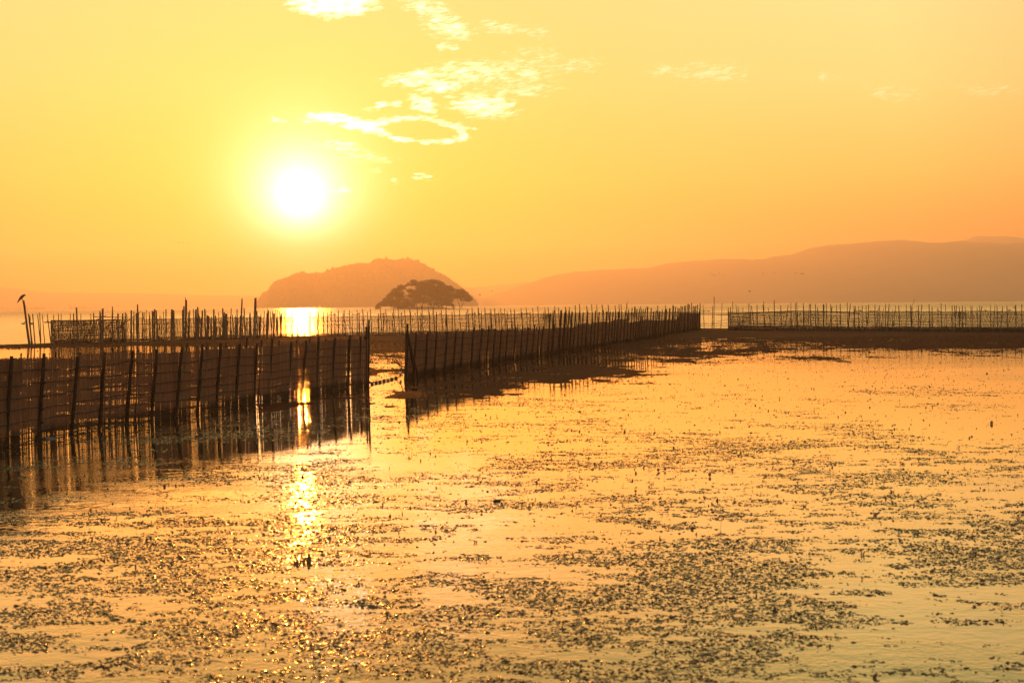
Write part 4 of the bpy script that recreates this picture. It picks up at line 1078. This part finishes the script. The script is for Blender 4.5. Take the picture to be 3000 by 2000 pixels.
X, Y = cand(60000, 5.8, 30); d = weed_density(X, Y); kp = nrg.rand(len(X)) < np.clip((d-.03)/.05, 0, 1)*.6; X, Y = X[kp], Y[kp]; m = len(X)
sz = .014+.026*nrg.rand(m)**2; add_bits(X, Y, sz, sz*(.04+.25*nrg.rand(m)**2)+.002, 8)
# long limp strands lying on the surface
X, Y = cand(46000, 5.8, 34); d = weed_density(X, Y); kp = (nrg.rand(len(X)) < np.clip((d+.012)/.05, 0, 1)*.75); X, Y = X[kp], Y[kp]; m = len(X)
L = .012+.05*nrg.rand(m)**1.8; w = .0018+.003*nrg.rand(m); a = nrg.rand(m)*6.283; cv = (nrg.rand(m)-.5)*1.6
P = []
for j, t in enumerate((-1, -.35, .35, 1)):
    aa = a + cv*t; cx = X + L*t*np.cos(a+cv*t*.5); cyy = Y + L*t*np.sin(a+cv*t*.5); wj = w*(1.0 if abs(t) < .9 else .35)
    for sg in (-1, 1): P.append(np.stack([cx - sg*wj*np.sin(aa), cyy + sg*wj*np.cos(aa), .0015+.006*nrg.rand(m)], -1))
V = np.stack(P, 1).reshape(-1, 3); b_ = np.arange(m)[:, None, None]*8
tri = np.array([(0, 2, 1), (1, 2, 3), (2, 4, 3), (3, 4, 5), (4, 6, 5), (5, 6, 7)])[None]
Vs.append(V); Ts.append((tri+b_).reshape(-1, 3)+off); off += m*8
# stray specks and little upright tips
X, Y = cand(9000, 12, 55); kp = nrg.rand(len(X)) < .8; X, Y = X[kp], Y[kp]
add_bits(X, Y, .006+.016*nrg.rand(len(X)), .004+.030*nrg.rand(len(X))**2, 4)
X, Y = cand(10000, 6, 34); d = weed_density(X, Y); kp = (d > -.01) & (nrg.rand(len(X)) < .6); X, Y = X[kp], Y[kp]; m = len(X)
add_bits(X, Y, .005+.009*nrg.rand(m), .008+.022*nrg.rand(m)**3, 3)
Vw = np.concatenate(Vs); Tw = np.concatenate(Ts)
np_mesh('floating_waterweed', Vw, Tw, M_WEED, kind='stuff', label='broken mats of dark wet waterweed floating over the still shallows', category='waterweed')
print('weed tris', len(Tw))
# coarser weed tufts beyond, on and around the mud mats
Vs = []; Ts = []; off = 0
X, Y = cand(150000, 21, 80, -.5, .5); hm = mud_height(X[None], Y[None])[0]
kp = (hm > -.014) & (nrg.rand(len(X)) < .75) | (nrg.rand(len(X)) < .012); X, Y = X[kp], Y[kp]; hm = np.maximum(hm[kp], 0); m = len(X)
fs_ = np.clip(Y/60, .3, 1); add_bits(X, Y, (.02+.06*nrg.rand(m)**2)*fs_, (.006+.026*nrg.rand(m)**2)*fs_, 5)
V2 = np.concatenate(Vs); 
V2[:, 2] += np.repeat(hm, 6)
np_mesh('stranded_waterweed', V2, np.concatenate(Ts), M_STRAND, kind='stuff', label='brown waterweed stranded on the mud before the long fence', category='waterweed')

# ------------------------------------------------------------------ birds
def loft(mb, pts, rads, n=8, sq=1.0):
    mb.tube(pts, rads, n)
def k1(x, y, Yd): return at_depth(x/3.92, 840+y/3.92, Yd)
Yb = BST[0]
foot = at_depth(BST[1], BST[2], Yb)
kb = thing('perched_bird', 'dark bird of prey perched on top of the thick leaning stake', 'bird', tuple(foot))
def kk(x, y): return k1(x, y, Yb)-foot
mb = MB(); loft(mb, [kk(198, 183), kk(206, 172), kk(222, 150), kk(238, 128), kk(252, 113), kk(264, 104), kk(273, 98), kk(281, 95), kk(288, 96), kk(293, 100)], [.012, .028, .050, .078, .085, .075, .055, .050, .042, .012], 10)
mb.build('body', M_BIRD, kb, smooth=True)
for sgn in (-1, 1):
    mb = MB(); o_ = Vector((0, sgn*.06, 0)); mb.tube([kk(266, 108)+o_, kk(245, 122)+o_, kk(222, 148)+o_*.9, kk(200, 184)+o_*.3], [.02, .045, .035, .006], 6); mb.build('wing', M_BIRD, kb, smooth=True)
    mb = MB(); o_ = Vector((0, sgn*.03, 0)); mb.tube([kk(250, 130)+o_, kk(258, 146)+o_, kk(264, 157)+o_], [.022, .012, .010], 5); mb.build('leg', M_BIRD, kb)
mb = MB(); mb.tube([kk(291, 98), kk(296, 101), kk(296, 106)], [.012, .008, .002], 5); mb.build('beak', M_BIRD, kb)

def duck_mesh():
    mb = MB(); mb.tube([(-.24, 0, .09), (-.18, 0, .07), (-.08, 0, .06), (.04, 0, .06), (.13, 0, .07), (.18, 0, .10), (.19, 0, .16), (.20, 0, .21), (.23, 0, .225), (.26, 0, .21), (.31, 0, .20)], [.01, .05, .085, .09, .075, .045, .032, .038, .04, .028, .008], 8)
    return mb.mesh('duck', M_DUCK, True)
dm = duck_mesh()
DU = [(67.6, 949.7), (92, 950), (134, 945.5), (143.6, 945.5)] + [(1100+x/3.92, 840+y/3.92) for x, y in [(85, 313), (108, 314), (290, 314), (455, 316), (655, 317), (660, 300), (745, 315), (1082, 315), (1112, 314), (1140, 313), (1190, 312), (1193, 318), (1262, 316), (1290, 316), (1302, 317), (1402, 316), (1466, 315), (1650, 318), (1722, 316), (1752, 308)]] + \
     [(600+x/3.92, 840+y/3.92) for x, y in [(1430, 328), (1475, 326), (1500, 327), (1645, 318), (1715, 325), (1745, 325), (1760, 318), (2020, 322)]] + \
     [(1600+x/3.92, 800+y/3.92) for x, y in [(1795, 440), (1815, 441), (1850, 442), (1872, 443), (1700, 441), (700, 450)]] + \
     [(2100+x/2.613, 800+y/2.613) for x, y in [(1058, 288), (1068, 291), (1092, 292), (1100, 294), (1176, 294), (1198, 295), (1222, 296), (1255, 297), (1300, 296), (1368, 297), (1460, 296), (1540, 296), (1700, 296), (2060, 290), (2242, 288), (2280, 268), (150, 290), (170, 288)]]
for i, (x, y) in enumerate(DU):
    o = bpy.data.objects.new('duck', dm); C.objects.link(o); g = ground(x, y); o.location = g; o.rotation_euler = (0, 0, rnd.choice([0, math.pi]) + rnd.uniform(-.5, .5))
    s = rnd.uniform(1.1, 1.5); o.scale = (s, s, s)
    if i < 4: lab, gr = ('leftmost duck on the water just left of the bird stake', 'duck half hidden behind the stout stake beside the bird stake', 'left one of two close ducks on the lake right of the bird stake', 'right one of two close ducks on the lake right of the bird stake')[i], 'ducks at the left stakes'
    elif x < 1290: lab, gr = 'small dark duck in the thin line on the lake between sun glare and islet', 'ducks between sun glare and islet'
    elif x < 1610: lab, gr = 'small dark duck in the line on the lake right of the islet', 'ducks right of the islet'
    elif x < 2130: lab, gr = 'small dark duck on the lake behind the opening between fences', 'ducks behind the opening'
    else: lab, gr = 'small dark duck floating on the lake behind the right net fence', 'ducks behind the right fence'
    tag(o, lab, 'duck', gr)
def flyer(px, py, Yd, span, flap, lab, grp, rot=0.0):
    mb = MB(); s = span/2
    mb.tube([(0, -.45*s, 0), (0, -.2*s, 0), (0, .1*s, .02*s), (0, .4*s, 0), (0, .55*s, 0)], [.03*s, .10*s, .13*s, .07*s, .01*s], 6)
    for sg in (-1, 1):
        z1 = flap*s*.45; mb.add([(0, .25*s, .03*s), (sg*.45*s, .28*s, z1), (sg*s, .05*s, z1*.75+flap*s*.15), (sg*.5*s, -.1*s, z1*.95), (0, -.15*s, .03*s), (0, .05*s, .07*s)], [(0, 1, 3, 4), (1, 2, 3), (0, 1, 5), (5, 3, 4), (5, 1, 3)])
    o = mb.build('flying_bird', M_BIRD); o.location = at_depth(px, py, Yd); o.rotation_euler = (0, 0, rot); tag(o, lab, 'bird', grp)
flyer(1406, 863.5, 300, .9, .6, 'left one of two birds flying low right of the wooded islet', 'birds flying near the islet', 1.1)
flyer(1442, 853, 300, .9, .2, 'right and higher one of two birds flying right of the wooded islet', 'birds flying near the islet', 1.3)
flyer(2196, 854, 250, .9, .9, 'lone bird flying above the left part of the right net fence', None, .5)
flyer(992, 903, 400, .9, 1.0, 'left one of two birds taking off over the lake left of the islet', 'birds taking off from the lake', .6)
flyer(1001, 903.5, 400, .9, 1.0, 'right one of two birds taking off over the lake left of the islet', 'birds taking off from the lake', .6)
for x, y in [(560, 320), (568, 326), (577, 328), (589, 325), (602, 316), (629, 326)]:
    flyer(1800+x/1.96, 640+y/1.96, 900, 1.9, rnd.uniform(.2, 1), 'distant bird of the small flock before the mountain slope', 'small flock flying before the mountain', rnd.uniform(0, 3))
for x, y in [(852, 314), (918, 311), (995, 317), (1040, 314), (1073, 318), (1082, 318), (1089, 317)]:
    flyer(1800+x/1.96, 640+y/1.96, 900, 1.9, rnd.uniform(.2, 1), 'distant bird of the line flying before the high mountain', 'line of birds before the high mountain', rnd.uniform(0, 3))
for x, y in [(510, 711), (522, 712), (535, 711), (552, 712), (628, 720)]:
    flyer(x, y, 900, 1.7, rnd.uniform(.2, 1), 'distant bird of the tiny flock in the sky left below the sun', 'tiny flock left below the sun', rnd.uniform(0, 3))

# ------------------------------------------------------------------ haze
hz = MB(); hz.box((0, 3100, 133.5), (3950, 0, 0), (0, 3350, 0), (0, 0, 135.5))
hm_, t, out = mat('evening_haze')
pv = t.new('ShaderNodeVolumePrincipled'); pv.inputs['Color'].default_value = (.97, .93, .86, 1); pv.inputs['Density'].default_value = 3.5e-4; pv.inputs['Anisotropy'].default_value = .62
t.l.new(pv.outputs[0], out.inputs['Volume'])
hzo = hz.build('haze', hm_, kind='stuff', label='warm evening haze over the lake', category='haze')
